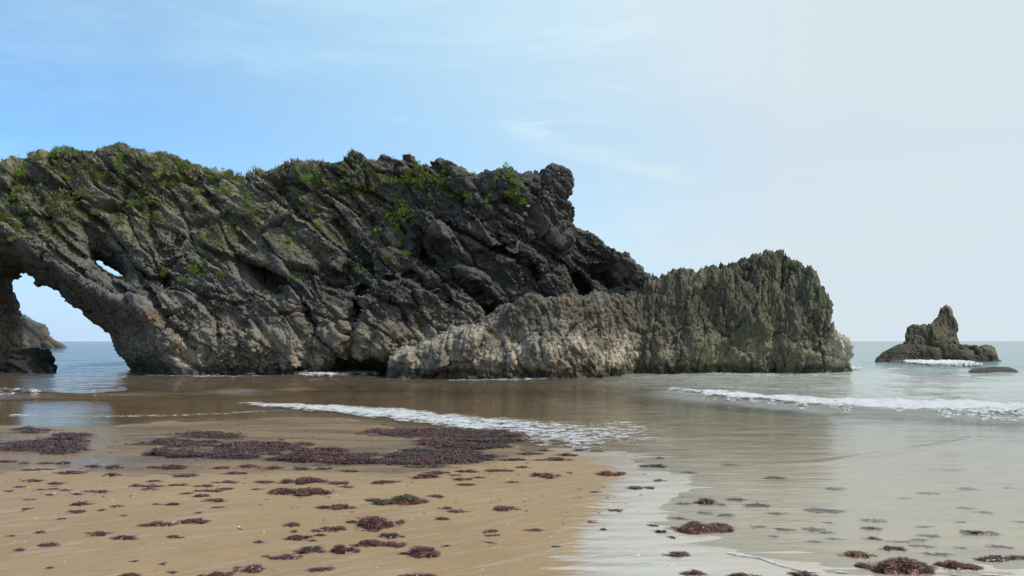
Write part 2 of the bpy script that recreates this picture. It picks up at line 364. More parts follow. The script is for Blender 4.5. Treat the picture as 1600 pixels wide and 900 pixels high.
# ------------------------------------------------------------------ beach and sea
def G0(px, py): d = F * CZ / (py - HOR); return ((px - 800) / F * d, d)     # pixel to the sea-level plane
SHORE = [(-60, 17.0), (-22, 15.6)] + [G0(*q) for q in ((0, 668), (90, 664), (170, 668), (260, 660), (350, 657), (430, 653), (520, 655), (600, 664), (690, 676), (770, 690),
         (820, 703), (880, 702), (960, 706), (1030, 712), (1046, 745), (1054, 768), (1048, 790), (1064, 822), (1110, 834), (1160, 846), (1200, 855), (1260, 865), (1320, 871), (1440, 886), (1600, 897))] + [(9, 4.4), (60, 1.0)]
LAND = SHORE + [(60, -80), (-60, -80)]
def ground(X, Y):
    sh = X.shape; x = np.asarray(X, np.float32).ravel(); y = np.asarray(Y, np.float32).ravel()
    d = -poly_sd(x, y, LAND)
    z = np.where(d > 0, 0.011 * d, np.where(d > -9, 0.015 * d, -0.135 + 0.055 * (d + 9)))
    z = np.where(d < -45, np.maximum(z, -2.12 + 0.02 * (d + 45)), z); z = np.maximum(z, -12)
    q = np.stack([x, y, 0 * x], 1)
    z = z + 0.012 * noise(q * (0.35, 0.55, 1)) + 0.0055 * noise(q * (0.8, 5.0, 1) + 9) + 0.0035 * noise(q * (1.9, 13.0, 1) + 19)
    c_, s__ = math.cos(0.6), math.sin(0.6); u = np.stack([(x * c_ + y * s__) * 0.7, (-x * s__ + y * c_) * 4.5, 0 * x], 1)
    z = z + 0.0035 * noise(u) * (0.6 + noise(q * 0.5 + 40)) * np.exp(-(np.maximum(y - 8, 0) / 8) ** 2)
    return z.reshape(sh), d.reshape(sh)
def on_ground(px, py):
    z = 0.0
    for _ in range(6):
        d = F * (CZ - z) / (py - HOR); x = (px - 800) / F * d; z = float(ground(np.array([x]), np.array([d]))[0][0])
    return x, d, z
WETP = [on_ground(*q)[:2] for q in ((850, 700), (955, 728), (968, 745), (945, 762), (938, 800), (905, 828), (890, 860), (878, 905))] + [(0.2, 4.0), (-0.5, 0), (-4, -80), (60, -80), (60, 60), (4.5, 30)]
DAMP = [(-60, 9.6), (-20, 10.1)] + [on_ground(*q)[:2] for q in ((0, 742), (60, 728), (110, 736), (190, 744), (300, 741), (400, 739), (480, 736), (560, 738), (620, 742), (690, 733), (760, 726), (820, 712), (880, 704), (960, 704))] + [(5, 18), (5, 60), (-60, 60)]
def axis(lo, hi, step, grow_lo, grow_hi, k=1.18):
    a = list(np.arange(lo, hi, step)); s = step
    while a[-1] < grow_hi: s *= k; a.append(a[-1] + s)
    s = step; b = []; x = lo
    while x > grow_lo: s *= k; x -= s; b.append(x)
    return np.array(b[::-1] + a, np.float32)
def yaxis(lo, hi, f, far):
    a = [lo]
    while a[-1] < hi: a.append(a[-1] + f(a[-1]))
    s = f(hi)
    while a[-1] < far: s *= 1.15; a.append(a[-1] + s)
    return a
def sheet(name, xs, ys, zf, mat, attrs_f):
    X, Y = np.meshgrid(xs, ys); Z, at = zf(X, Y)
    v = np.stack([X, Y, Z], -1).reshape(-1, 3); n, m_ = len(xs), len(ys)
    i = (np.arange(m_ - 1)[:, None] * n + np.arange(n - 1)[None]).ravel()
    f = np.stack([i, i + 1, i + n + 1, i + n], 1)
    return v, f, at
back = [-80, -40, -20, -10, -5, -1, 2]
xs = axis(-9, 9.0, 0.06, -9000, 9000, 1.05); ys = np.array(back + yaxis(4.2, 45, lambda y: max(0.035, 0.0011 * y * y), 9000), np.float32)
def zf_sand(X, Y):
    z, d = ground(X, Y); w = -poly_sd(X.ravel(), Y.ravel(), WETP).reshape(X.shape); dm = -poly_sd(X.ravel(), Y.ravel(), DAMP).reshape(X.shape)
    return z, {'wetdist': np.maximum(w, np.where(d < 0.0, 0.3 - d * 0.3, -9)), 'damp': dm, 'under': np.clip(-z / 0.012, 0, 1), 'inland': np.clip(d, -1, 3)}
v, f, at = sheet('beach', xs, ys, zf_sand, M_SAND, None)
tag(obj('beach', mesh('beach', v, f, M_SAND, attrs=at)), 'damp tan sand beach sloping into the sea', kind='structure')

# wave ridges: polyline in pixels, height, half width (m)
RIDGES = [([(1020, 616), (1120, 625), (1250, 640), (1400, 648), (1600, 655), (1750, 660)], 0.22, 0.50),
          ([(-60, 622), (60, 622), (160, 621), (300, 620), (420, 618), (470, 614)], 0.24, 0.40),
          ([(330, 622), (420, 615), (520, 612), (600, 614)], 0.12, 0.7),
          ([(440, 600), (560, 598), (660, 601)], 0.12, 0.8),
          ([(1040, 748), (1180, 728), (1300, 722), (1400, 708), (1530, 686)], 0.045, 0.15),
          ([(1325, 585), (1420, 577), (1540, 580)], 0.22, 1.2),
          ([(-40, 571), (100, 570), (230, 566)], 0.3, 2.0)]
def water_z(X, Y):
    x, y = np.asarray(X, np.float32).ravel(), np.asarray(Y, np.float32).ravel()
    g, d = ground(x, y); dep = np.maximum(-g, 0)
    q = np.stack([x, y, 0 * x], 1)
    z = np.minimum(0.16, 0.12 * dep) * fbm(q * (0.16, 0.42, 1), 3) + np.minimum(0.05, 0.10 * dep) * noise(q * (0.6, 1.7, 1) + 5) + np.minimum(0.030, 0.14 * dep) * fbm(q * (0.95, 3.1, 1) + 15, 2)
    for pts, h, w in RIDGES:
        P = [G0(*a) for a in pts]; e = seg_dist(x, y, P)
        z += h * (0.75 + 0.5 * noise(q * (0.4, 0.4, 1) + 3)) * np.exp(-(e / w) ** 2) * (sstep(0, 0.06, dep))
    return z.reshape(np.shape(X)), dep.reshape(np.shape(X))
xs = axis(-26, 26.0, 0.12, -9000, 9000, 1.06); ys = np.array(yaxis(4.0, 60, lambda y: max(0.05, 0.0007 * y * y), 9000), np.float32)
def zf_water(X, Y):
    z, dep = water_z(X, Y); return z, {'depth': dep}
v, f, at = sheet('sea', xs, ys, zf_water, M_WATER, None)
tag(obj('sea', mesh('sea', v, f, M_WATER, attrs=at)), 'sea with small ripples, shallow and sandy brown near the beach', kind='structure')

# ------------------------------------------------------------------ rocks
def pc(pts, Y): return [((px - 800) / F * Y, CZ + (HOR - py) / F * Y) for px, py in pts]
def pcs(pts, dy, sfun):                                   # pixels onto the headland's face, which leans back
    o = []
    for px, py in pts:
        a = (HOR - py) / F; s = sfun(px); Y = float((y0_of(px) + dy + s * CZ) / (1 - s * a)); o.append(((px - 800) / F * Y, CZ + a * Y))
    return o
def volume(poly, yf, yb, vox, zlo=-1.2, rim=1.0, carve=None, xlim=None):
    P = np.array(poly); x0, x1 = P[:, 0].min() - 0.7, P[:, 0].max() + 0.7; z1 = P[:, 1].max() + 0.7
    if xlim: x0, x1 = max(x0, xlim[0]), min(x1, xlim[1])
    xs = np.arange(x0, x1, vox, dtype=np.float32); zs = np.arange(zlo - 0.4, z1, vox, dtype=np.float32)
    X, Z = np.meshgrid(xs, zs, indexing='ij')
    s2 = np.maximum(poly_sd(X, Z, poly), zlo - Z); fr, bk = yf(X, Z), yb(X, Z)
    ins = s2 < 0
    y0, y1 = fr[ins].min() - 0.6, bk[ins].max() + 0.6; ys = np.arange(y0, y1, vox, dtype=np.float32)
    s2_, fr_, bk_ = s2[:, None, :], fr[:, None, :], bk[:, None, :]; Yg = ys[None, :, None]
    val = smax(np.maximum(fr_ - Yg, -1e3), s2_ + 0 * Yg, rim); val = smax(val, Yg - bk_, rim)
    if carve: val = carve(val, X, ys, Z)
    return surface_nets(val.astype(np.float32), (x0, y0, zlo - 0.4), vox)

C_DARK, C_GREY, C_TAN, C_RUST, C_WET, C_OLIVE, C_SUNLIT = (0.070, 0.066, 0.061), (0.148, 0.140, 0.126), (0.285, 0.243, 0.182), (0.21, 0.125, 0.065), (0.040, 0.036, 0.026), (0.155, 0.15, 0.078), (0.46, 0.40, 0.31)
DIP = math.radians(42)
def beds(p):                                              # along the dip, across (y), through the beds
    return np.stack([math.cos(DIP) * p[:, 0] - math.sin(DIP) * p[:, 2], p[:, 1], math.sin(DIP) * p[:, 0] + math.cos(DIP) * p[:, 2] + 0.25 * p[:, 1]], 1)
def disp_beds(p):                                         # fractured blocks with tilted flat faces
    q = beds(p + 0.25 * np.stack([noise(p * 0.5), noise(p * 0.5 + 31), noise(p * 0.5 + 57)], 1))
    a1, a2, h1, t1 = voronoi(q * (0.25, 0.42, 0.74), True); b1, b2, h2, t2 = voronoi(q * (0.70, 1.05, 1.95) + 40, True); c1, c2, h3, t3 = voronoi(q * (2.1, 2.6, 4.3) + 80, True)
    k1 = 1 - sstep(0, 0.09, a2 - a1); k2 = 1 - sstep(0, 0.13, b2 - b1); k3 = 1 - sstep(0, 0.17, c2 - c1)
    east = sstep(-9, -3, p[:, 0]); g = np.maximum(sstep(-0.25, 0.35, noise(p * 0.42 + 77)), 0.25 * east)             # some stretches are smoother, some shattered
    d = 0.50 * (h1 - 0.5) + 0.60 * t1 - 0.52 * k1
    d += (0.22 * (h2 - 0.5) + (0.36 + 0.06 * east) * t2 - 0.18 * k2) * (0.30 + 0.75 * g)
    d += (0.11 * (h3 - 0.5) + 0.18 * t3 - 0.06 * k3) * (0.2 + 0.8 * g)
    s_ = q[:, 2] + 0.12 * noise(q * (0.25, 0.3, 0.6) + 5); pl_ = 0.35 + 0.65 * sstep(-0.3, 0.3, noise(q * (0.16, 0.2, 0.5) + 50))
    def lay(w):                                             # beds weather back by different amounts
        i = np.floor(s_ / w).astype(np.int32); f_ = s_ / w - i; z0 = np.zeros_like(i)
        a, b = _H[_hash(i, z0, z0 + 3)], _H[_hash(i + 1, z0, z0 + 3)]; return a + (b - a) * sstep(0.78, 1.0, f_) - 0.5
    d += pl_ * (1 - 0.35 * east) * (0.34 * lay(0.62) + 0.20 * lay(0.21))
    d += 0.07 * fbm(q * (0.5, 0.7, 2.2), 3, 0.5)
    return d, 0.5 * h1 + 0.5 * h2
def fine_beds(p):
    q = beds(p); c1, c2, h, t = voronoi(q * (5.5, 6, 8.5) + 13, True)
    return (0.045 * (h - 0.5) + 0.11 * t - 0.04 * (1 - sstep(0, 0.2, c2 - c1))) * (0.4 + sstep(-0.2, 0.3, noise(p * 0.6 + 91))) + 0.025 * fbm(q * (3, 4, 9), 3, 0.6)
def fine_flute(p):
    c1, c2, h, t = voronoi(p * (6.5, 6.5, 4.2) + 13, True)
    return 0.09 * (c1 - 0.42) + 0.05 * t + 0.055 * fbm(p * (4.2, 4.2, 2.0), 3, 0.62, ridge=True) + 0.03 * noise(p * 9)
def disp_flute(p):                                        # karst: upright flutes, ribs and pits
    w = p + 0.3 * np.stack([noise(p * 0.7), noise(p * 0.7 + 31), noise(p * 0.7 + 57)], 1)
    r = fbm(w * (0.85, 0.85, 0.20), 3, 0.55, ridge=True); a1, a2, h, t = voronoi(w * (0.75, 0.75, 0.42), True); b1, b2, h2, t2 = voronoi(w * (2.2, 2.2, 1.25) + 9, True)
    c1, _, _ = voronoi(w * (4.6, 4.6, 2.8) + 21)
    d = 0.34 * noise(w * (0.62, 0.62, 0.40) + 61) + 0.22 * noise(w * (1.3, 1.3, 0.9) + 71) + 0.55 * (r - 0.15) + 0.26 * (h - 0.5) + 0.40 * t - 0.24 * (1 - sstep(0, 0.12, a2 - a1)) + 0.34 * (b1 - 0.45) + 0.14 * t2 + 0.17 * (c1 - 0.5) + 0.10 * fbm(p * 2.5, 3, 0.6)
    return d, h
# --- the arch headland
def s_of(px): return 0.46 + (0.24 - 0.46) * float(np.clip((px - 280) / 380, 0, 1))
Y0 = 38.2
def y0_of(px): return Y0 + 3.2 * sstep(790, 960, np.asarray(px, np.float32))
TOP = [(-170, 330), (-120, 296), (-60, 272), (0, 256), (25, 252), (44, 249), (52, 243), (60, 243), (68, 248), (80, 237), (103, 231), (125, 236), (160, 233), (192, 232), (218, 237), (245, 238), (268, 247),
       (290, 255), (318, 262), (345, 266), (374, 273), (388, 267), (396, 259), (406, 267), (430, 261), (445, 256), (480, 257), (500, 253), (515, 257), (534, 256), (543, 245), (557, 246), (570, 259), (585, 252),
       (598, 241), (612, 243), (625, 251), (638, 244), (652, 260), (666, 266), (680, 261), (687, 252), (700, 254), (712, 266), (730, 269), (746, 275), (765, 269), (790, 265), (806, 264), (815, 268), (830, 264), (845, 271),
       (858, 265), (878, 270), (890, 284), (885, 300), (877, 311), (890, 319), (893, 342), (906, 354), (926, 360), (942, 384), (962, 396), (986, 403), (1002, 424), (1017, 440), (1026, 470), (1034, 520), (1036, 640)]
POLY = pcs(TOP + [(-170, 640)], 0.6, s_of)
ARCH_B = [(22, 440), (27, 428), (36, 424), (50, 433), (55, 447), (74, 450), (100, 462), (130, 488), (150, 503), (172, 521), (178, 536), (190, 556), (214, 579), (236, 640), (28, 640), (31, 575), (33, 530), (31, 490), (24, 462)]
ARCH_F = [(-60, 420), (-25, 378), (0, 372), (22, 375), (48, 396), (70, 401), (104, 424), (150, 454), (194, 482), (238, 512), (250, 540), (270, 562), (290, 590), (296, 640), (-60, 640), (-60, 520)]
SLIT_B = [(143, 404), (155, 405), (184, 422), (194, 432), (182, 433), (155, 421)]
SLIT_F = [(102, 340), (120, 329), (150, 333), (178, 358), (199, 390), (214, 428), (202, 444), (166, 429), (130, 394)]
CRACKS = [([(105, 305), (130, 335), (155, 352), (185, 388), (205, 415), (222, 432), (236, 440), (252, 438)], 0.16, 1.2),
          ([(15, 300), (40, 335), (60, 365), (88, 398), (130, 432), (175, 462)], 0.10, 0.6), ([(68, 340), (110, 390), (160, 438), (200, 470)], 0.12, 0.8), ([(95, 350), (140, 410), (185, 455)], 0.09, 0.5),
          ([(225, 450), (242, 478), (268, 508), (300, 542)], 0.14, 0.8), ([(228, 320), (228, 350), (240, 375), (262, 400), (280, 370)], 0.1, 0.5),
          ([(575, 340), (600, 370), (640, 398), (668, 405)], 0.12, 0.7), ([(650, 358), (690, 395), (722, 432), (755, 478), (772, 500)], 0.16, 0.9), ([(700, 352), (742, 372), (790, 398), (850, 432)], 0.14, 0.8),
          ([(742, 345), (775, 340), (815, 372), (860, 395), (905, 440)], 0.13, 0.7), ([(562, 455), (556, 482), (550, 520), (546, 575)], 0.2, 1.0), ([(470, 478), (492, 520), (515, 548)], 0.2, 0.9),
          ([(520, 345), (560, 395), (590, 440), (640, 430)], 0.1, 0.6), ([(310, 300), (350, 345), (392, 390)], 0.12, 0.5), ([(430, 330), (470, 372), (520, 420)], 0.1, 0.5), ([(800, 330), (850, 365), (895, 405), (960, 450)], 0.12, 0.6)]
CAVES = [([(364, 403), (386, 407), (416, 419), (442, 432), (441, 456), (424, 461), (398, 446), (378, 426)], 1.7), ([(886, 425), (905, 423), (922, 445), (937, 470), (915, 466), (895, 447)], 1.3),
         ([(925, 418), (955, 420), (968, 448), (950, 452)], 0.9), ([(515, 545), (560, 552), (606, 555), (612, 600), (490, 600), (500, 560)], 1.6), ([(545, 470), (562, 470), (556, 560), (536, 560)], 0.9),
         ([(640, 375), (655, 372), (668, 410), (650, 400)], 0.6), ([(755, 480), (775, 478), (782, 500), (762, 502)], 0.8), ([(620, 350), (636, 352), (642, 372), (626, 370)], 0.4)]
def main_front(X, Z):
    px = X / 40.0 * F + 800; px = X / (y0_of(px) + 0.3 * Z) * F + 800; s = 0.46 + (0.24 - 0.46) * np.clip((px - 280) / 380, 0, 1)
    q = np.stack([X.ravel(), 0 * X.ravel(), Z.ravel()], 1)
    y = y0_of(px) + s * Z + (0.85 * noise(q * 0.16 + 3) + 0.40 * noise(q * 0.36 + 11)).reshape(X.shape) * sstep(-0.5, 2.5, Z)
    y = y + 0.9 * np.exp(-((Z - 0.2) / 0.9) ** 2) + 0.25 * noise(q * (0.7, 1, 0.7)).reshape(X.shape)
    for pts, w, dep in CRACKS: y = y + 1.2 * dep * np.exp(-(seg_dist(X, Z, pcs(pts, 0, s_of)) / (w * 1.25)) ** 2)
    for pts, dep in CAVES: y = y + (dep + 1.5) * sstep(0.25, -0.35, poly_sd(X, Z, pcs(pts, 0, s_of)))
    return y.astype(np.float32)
def main_back(X, Z): return (Y0 + 8.2 + 1.5 * sstep(2, 7, X) + 0.15 * np.clip(6 - Z, 0, 9)).astype(np.float32)
YB = Y0 + 8.0
def main_carve(val, X, ys, Z):
    nx = np.nonzero(X[:, 0] < -14)[0][-1] + 1; lean = 0.46 * Z[:nx]
    for fr, bk, px, pz, dy, yB in ((ARCH_F, ARCH_B, 110, 500, 0.5, YB), (SLIT_F, SLIT_B, 165, 405, 0.0, Y0 + 7.5)):
        yF = Y0 + dy; mx_, mz_ = (px - 800) / F, (HOR - pz) / F; pf = []
        for (a, b), (x, z) in zip(fr, pcs(fr, dy, s_of)): Y = yF + 0.46 * z; pf.append((x - mx_ * (Y - yF), z - mz_ * (Y - yF)))
        pb = [(x - mx_ * (yB - yF), z - mz_ * (yB - yF)) for x, z in pc(bk, yB)]
        for j, y in enumerate(ys):
            t = np.clip((y - yF - lean) / np.maximum(yB - yF - lean, 1.0), -0.2, 1.0)
            U, V = X[:nx] - mx_ * (y - yF), Z[:nx] - mz_ * (y - yF)
            h = (1 - t) * poly_sd(U, V, pf) + t * poly_sd(U, V, pb)
            val[:nx, j] = smax(val[:nx, j], -h, 0.3)
    return val
v, f = volume(POLY, main_front, main_back, 0.095, rim=0.8, carve=main_carve)
n = vnormals(v, f); px = v[:, 0] / v[:, 1] * F + 800
low = sstep(4.6, 1.6, v[:, 2] + 1.1 * noise(v * 0.35 + 2) + 0.6 * noise(v * 1.1))
d1, b1 = disp_beds(v); d2, b2 = disp_flute(v)
d = d1 * (1 - 0.60 * low) + d2 * 0.62 * low
py = HOR - (v[:, 2] - CZ) / v[:, 1] * F; hole = np.minimum(poly_sd(px, py, SLIT_F), 99); mouth = poly_sd(px, py, ARCH_F)
cave = np.minimum.reduce([poly_sd(px, py, CAVES[k][0]) for k in (0, 1, 2, 6)]); d = np.where(cave < 4, np.minimum(d, 0.05), d) * (0.4 + 0.6 * sstep(-2, 14, cave))
d = d * (0.25 + 0.75 * sstep(0, 22, hole)) * (0.35 + 0.65 * sstep(-5, 40, mouth))
def refine(v, f, d, fine):
    n = vnormals(v, f); d = d - d.mean(); v = v + n * (d * (1 - 0.4 * sstep(0.4, 0.9, n[:, 2])))[:, None]; n = vnormals(v, f)
    v, f = subdivide(v, f, n); n = vnormals(v, f); v = v + n * fine(v)[:, None]
    return v, f, vnormals(v, f)
v, f, n = refine(v, f, d, lambda p: fine_beds(p) + 0.5 * sstep(3.2, 1.4, p[:, 2]) * fine_flute(p))
px = v[:, 0] / v[:, 1] * F + 800; low = sstep(4.6, 1.6, v[:, 2] + 1.1 * noise(v * 0.35 + 2) + 0.6 * noise(v * 1.1))
qb = beds(v); b1 = 0.5 * voronoi(qb * (0.25, 0.42, 0.74))[2] + 0.5 * voronoi(qb * (0.70, 1.05, 1.95) + 40)[2]
left = sstep(620, 330, px)
c = np.tile(np.asarray(C_DARK, np.float32) * 0.9, (len(v), 1)) * (0.75 + 0.6 * b1)[:, None]
c = mixc(c, C_GREY, np.clip(0.02 + 0.70 * left + (0.2 + 0.3 * left) * noise(v * 0.5 + 8), 0, 0.95) * 0.9)
c = mixc(c, (0.21, 0.185, 0.155), sstep(0.72, 0.95, b1) * (0.15 + 0.35 * left))
c = mixc(c, C_RUST, sstep(0.25, 0.7, noise(v * 0.55 + 20) + 0.3 * noise(v * 2.0)) * sstep(8, 4, v[:, 2]) * 0.5)
c = mixc(c, (0.205, 0.170, 0.125), low * np.clip(0.62 + 0.5 * noise(v * 0.8 + 4), 0, 1))
c = mixc(c, C_TAN, sstep(2.9, 1.0, v[:, 2] + 0.7 * noise(v * 0.6 + 14)) * np.clip(0.45 + 0.7 * noise(v * 0.9 + 44), 0, 0.9))
grass = sstep(5.2, 8.2, v[:, 2] + 1.3 * noise(v * 0.5 + 60)) * sstep(700, 380, px) * sstep(0.05, 0.5, n[:, 2] + 0.5 * noise(v * 1.3 + 70))
c = mixc(c, C_OLIVE, grass * 0.75)
c = mixc(c, C_WET, sstep(0.75, 0.25, v[:, 2] + 0.25 * noise(v * 1.5)) * 0.85)
arch = empty('arch_headland', ((v[:, 0].max() - 26) / 2, Y0 + 3, 0))
tag(arch, 'large dark grass-topped limestone rock with a natural arch at its left end', 'rock')
arch_loc = Vector(arch.location)
def part(name, v, f, c, root, label=None, mat=None):
    o = obj(name, mesh(name, v - np.asarray(root.location, np.float32), f, mat or M_ROCK, c), root); 
    if label: o['label'] = label
    return o
MAIN = part('rock_body', v, f, c, arch)
grass_src = (v, n, grass, px)

def simple_rock(name, poly, yf, thick, vox, root, disp, colf, rim=0.8, label=None, amp=1.0, zlo=-1.2, sub=False, shear=0.0, spike=0.0):
    v, f = volume(poly, yf, lambda X, Z: (yf(X, 0 * Z) + thick).astype(np.float32), vox, rim=rim, zlo=zlo)
    n = vnormals(v, f); d, b = disp(v); d = d - d.mean()
    if sub: v, f, n = refine(v, f, amp * d, fine_flute); b = voronoi(v * (0.75, 0.75, 0.42))[2]
    else: v = v + n * (amp * d)[:, None]; n = vnormals(v, f)
    if spike:                                               # the crest is eaten into blades and points
        q = v * (1.5, 1.5, 0.0); sp = np.maximum(fbm(q, 3, 0.6, ridge=True) - 0.15, 0) + 0.8 * np.maximum(noise(v * (3.4, 3.4, 0) + 7), 0)
        v[:, 2] += spike * sp * sstep(0.1, 0.6, n[:, 2]) * sstep(2.0, 3.5, v[:, 2]); n = vnormals(v, f)
    if shear: v[:, 0] += (v[:, 1] - v[:, 1].min()) * shear
    return part(name, v, f, colf(v, n, b), root, label, M_KARST)
def col_ledge(v, n, b):
    px = v[:, 0] / v[:, 1] * F + 800
    c = np.tile(np.asarray((0.115, 0.102, 0.082), np.float32), (len(v), 1)) * (0.7 + 0.6 * b)[:, None]
    c = mixc(c, C_RUST, sstep(0.2, 0.8, noise(v * 0.6 + 20)) * 0.35)
    c = mixc(c, (0.36, 0.31, 0.235), sstep(3.1, 1.3, v[:, 2] + 0.8 * noise(v * 0.5 + 14) + 0.4 * noise(v * 1.7)) * np.clip(0.80 + 0.7 * noise(v * 0.9 + 44), 0, 1))
    c = mixc(c, (0.09, 0.08, 0.06), sstep(0.15, 0.6, noise(v * 1.4 + 33) + 0.4 * noise(v * 4.0)) * 0.65)
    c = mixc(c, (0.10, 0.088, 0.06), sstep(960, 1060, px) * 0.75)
    return mixc(c, C_WET, sstep(0.75, 0.3, v[:, 2] + 0.25 * noise(v * 1.5)) * 0.85)
def col_fin(v, n, b):
    c = np.tile(np.asarray((0.088, 0.080, 0.056), np.float32), (len(v), 1)) * (0.65 + 0.7 * b)[:, None]
    c = mixc(c, (0.12, 0.115, 0.062), np.clip(0.4 + 0.6 * noise(v * 0.6 + 5), 0, 1) * 0.7)
    c = mixc(c, (0.27, 0.235, 0.15), sstep(2.6, 1.0, v[:, 2] + 0.9 * noise(v * 0.6 + 14)) * np.clip(0.4 + 0.7 * noise(v * 0.9 + 44), 0, 0.9))
    pxx = v[:, 0] / v[:, 1] * F + 800; c = mixc(c, (0.13, 0.112, 0.085), sstep(1090, 1010, pxx) * 0.7)
    tip = sstep(1285, 1312, v[:, 0] / v[:, 1] * F + 800) * sstep(3.2, 1.6, v[:, 2])
    c = mixc(c, C_SUNLIT, tip * 0.8)  # sunlit brightness of the right tip painted into the rock colour
    return mixc(c, C_WET, sstep(0.7, 0.25, v[:, 2] + 0.25 * noise(v * 1.5)) * 0.85)
LEDGE = [(608, 640), (608, 562), (614, 556), (628, 552), (655, 549), (662, 539), (682, 530), (704, 519), (745, 511), (768, 498), (784, 487), (802, 478), (812, 466), (828, 464), (850, 471), (880, 469), (905, 467), (932, 464), (970, 461), (1010, 454),
         (1035, 450), (1060, 452), (1085, 470), (1095, 640)]
def ledge_front(X, Z):
    px = X / 36.0 * F + 800; q = np.stack([X.ravel(), 0 * X.ravel(), Z.ravel()], 1)
    y = 34.9 + 5.2 * sstep(870, 1040, px) + 0.9 * sstep(640, 600, px) + 0.16 * Z + 0.3 * np.maximum(Z - 1.5, 0) + (0.5 * noise(q * 0.4 + 3)).reshape(X.shape) + 0.5 * np.exp(-((Z - 0.1) / 0.6) ** 2)
    return y.astype(np.float32)
def pl(pts, f, up): return [((px - 800) / F * f(px), CZ + (HOR - py) / F * f(px)) for px, py in pts]
LP = pl(LEDGE, lambda px: 36.1 + 5.0 * float(sstep(870, 1040, np.float32(px))), 0)
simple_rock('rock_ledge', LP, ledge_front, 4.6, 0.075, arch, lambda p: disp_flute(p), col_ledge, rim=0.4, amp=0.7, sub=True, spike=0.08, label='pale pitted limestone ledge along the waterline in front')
FIN = [(985, 640), (995, 470), (1018, 449), (1045, 442), (1060, 441), (1071, 429), (1085, 432), (1100, 437), (1111, 429), (1126, 431), (1140, 427), (1151, 419), (1158, 427), (1165, 430), (1174, 415), (1189, 408), (1205, 405), (1216, 404), (1226, 395), (1235, 407),
       (1248, 416), (1258, 421), (1268, 434), (1275, 450), (1281, 469), (1290, 467), (1295, 477), (1291, 490), (1292, 505), (1300, 521), (1315, 531), (1321, 545), (1319, 560), (1325, 577), (1326, 640)]
def fin_front(X, Z):
    q = np.stack([X.ravel(), 0 * X.ravel(), Z.ravel()], 1)
    return (40.2 + 0.16 * Z + (0.7 * noise(q * (0.45, 1, 0.16) + 3)).reshape(X.shape) + 0.4 * np.exp(-((Z - 0.1) / 0.6) ** 2)).astype(np.float32)
simple_rock('rock_fin', pc(FIN, 41.2), fin_front, 3.6, 0.075, arch, lambda p: disp_flute(p * 1.0), col_fin, rim=0.2, amp=0.62, sub=True, spike=0.46, label='olive brown fluted rock fin with a jagged crest at the right end')

# --- the other rocks
def flat(y0, lean, amp=0.6, sc=0.4): 
    return lambda X, Z: (y0 + lean * Z + amp * noise(np.stack([X.ravel(), 0 * X.ravel(), Z.ravel()], 1) * sc + y0).reshape(X.shape)).astype(np.float32)
def col_stack(v, n, b):
    c = np.tile(np.asarray((0.085, 0.075, 0.052), np.float32), (len(v), 1)) * (0.6 + 0.8 * b)[:, None]
    c = mixc(c, (0.20, 0.17, 0.10), np.clip(0.15 + 0.8 * noise(v * 0.5 + 5), 0, 1) * 0.7)
    return mixc(c, C_WET, sstep(0.8, 0.3, v[:, 2] + 0.2 * noise(v)) * 0.9)
YS = 64.0
st = empty('sea_stack', (37.5, YS + 2, 0)); tag(st, 'small brown sea stack with a pointed pinnacle standing in open water at right', 'rock')
TOWER = [(1405, 640), (1406, 540), (1411, 533), (1409, 522), (1414, 519), (1411, 514), (1419, 514), (1418, 508), (1423, 512), (1442, 513), (1455, 507), (1461, 496), (1464, 485), (1472, 481), (1479, 485), (1482, 496), (1487, 504), (1489, 512), (1487, 528), (1490, 535), (1491, 545), (1495, 640)]
LOBE = [(1357, 640), (1363, 562), (1374, 553), (1388, 545), (1400, 540), (1425, 538), (1460, 545), (1475, 640)]
CRAG = [(1478, 640), (1486, 545), (1498, 539), (1508, 538), (1517, 546), (1527, 551), (1531, 543), (1537, 544), (1541, 554), (1549, 545), (1556, 547), (1560, 556), (1568, 569), (1572, 640)]
wd_ = lambda p: disp_flute(p * 0.8)
simple_rock('rock_tower', pc([(a - 9, b) for a, b in TOWER], YS + 0.8), flat(YS, 0.12), 4, 0.11, st, wd_, col_stack, 0.10, amp=0.30, sub=True, spike=0.3, shear=0.58)
simple_rock('rock_shelf', pc([(a - 9, b) for a, b in LOBE], YS - 0.2), flat(YS - 1.2, 0.5), 5, 0.12, st, wd_, lambda v, n, b: col_stack(v, n, b) * 0.6, 0.5, amp=0.22, sub=True, shear=0.5, label='dark smooth low shelf on the left')
simple_rock('rock_crag', pc([(a - 9, b) for a, b in CRAG], YS + 0.6), flat(YS - 0.2, 0.3), 3, 0.11, st, wd_, col_stack, 0.5, amp=0.7, label='low knobbly crags on the right')
fr = empty('flat_rock', (26, 42, 0)); tag(fr, 'low flat dark rock just above the water in front of the sea stack', 'rock')
simple_rock('rock_slab', pc([(1478, 640), (1484, 582), (1492, 577), (1506, 575), (1530, 573.5), (1548, 574.5), (1560, 579), (1566, 584), (1572, 640)], 42.5), flat(41.7, 0.8, 0.2), 2.0, 0.07, fr, wd_, lambda v, n, b: col_stack(v, n, b) * 0.6, 0.2, amp=0.10, shear=0.6)
bo = empty('boulder', (-27, 43.5, 0)); tag(bo, 'black wet boulder leaning at the foot of the left arch pillar', 'boulder')
simple_rock('boulder_rock', pc([(14, 640), (16, 552), (30, 544), (46, 548), (54, 546), (60, 556), (67, 572), (72, 640)], 42.6), flat(42.0, 0.4, 0.3), 2.2, 0.09, bo, disp_beds, lambda v, n, b: np.tile(np.asarray((0.03, 0.029, 0.028), np.float32), (len(v), 1)), 0.5, amp=0.4)
hd = empty('far_headland', (-120, 190, 0)); tag(hd, 'distant low brown headland seen through the arch', 'headland')
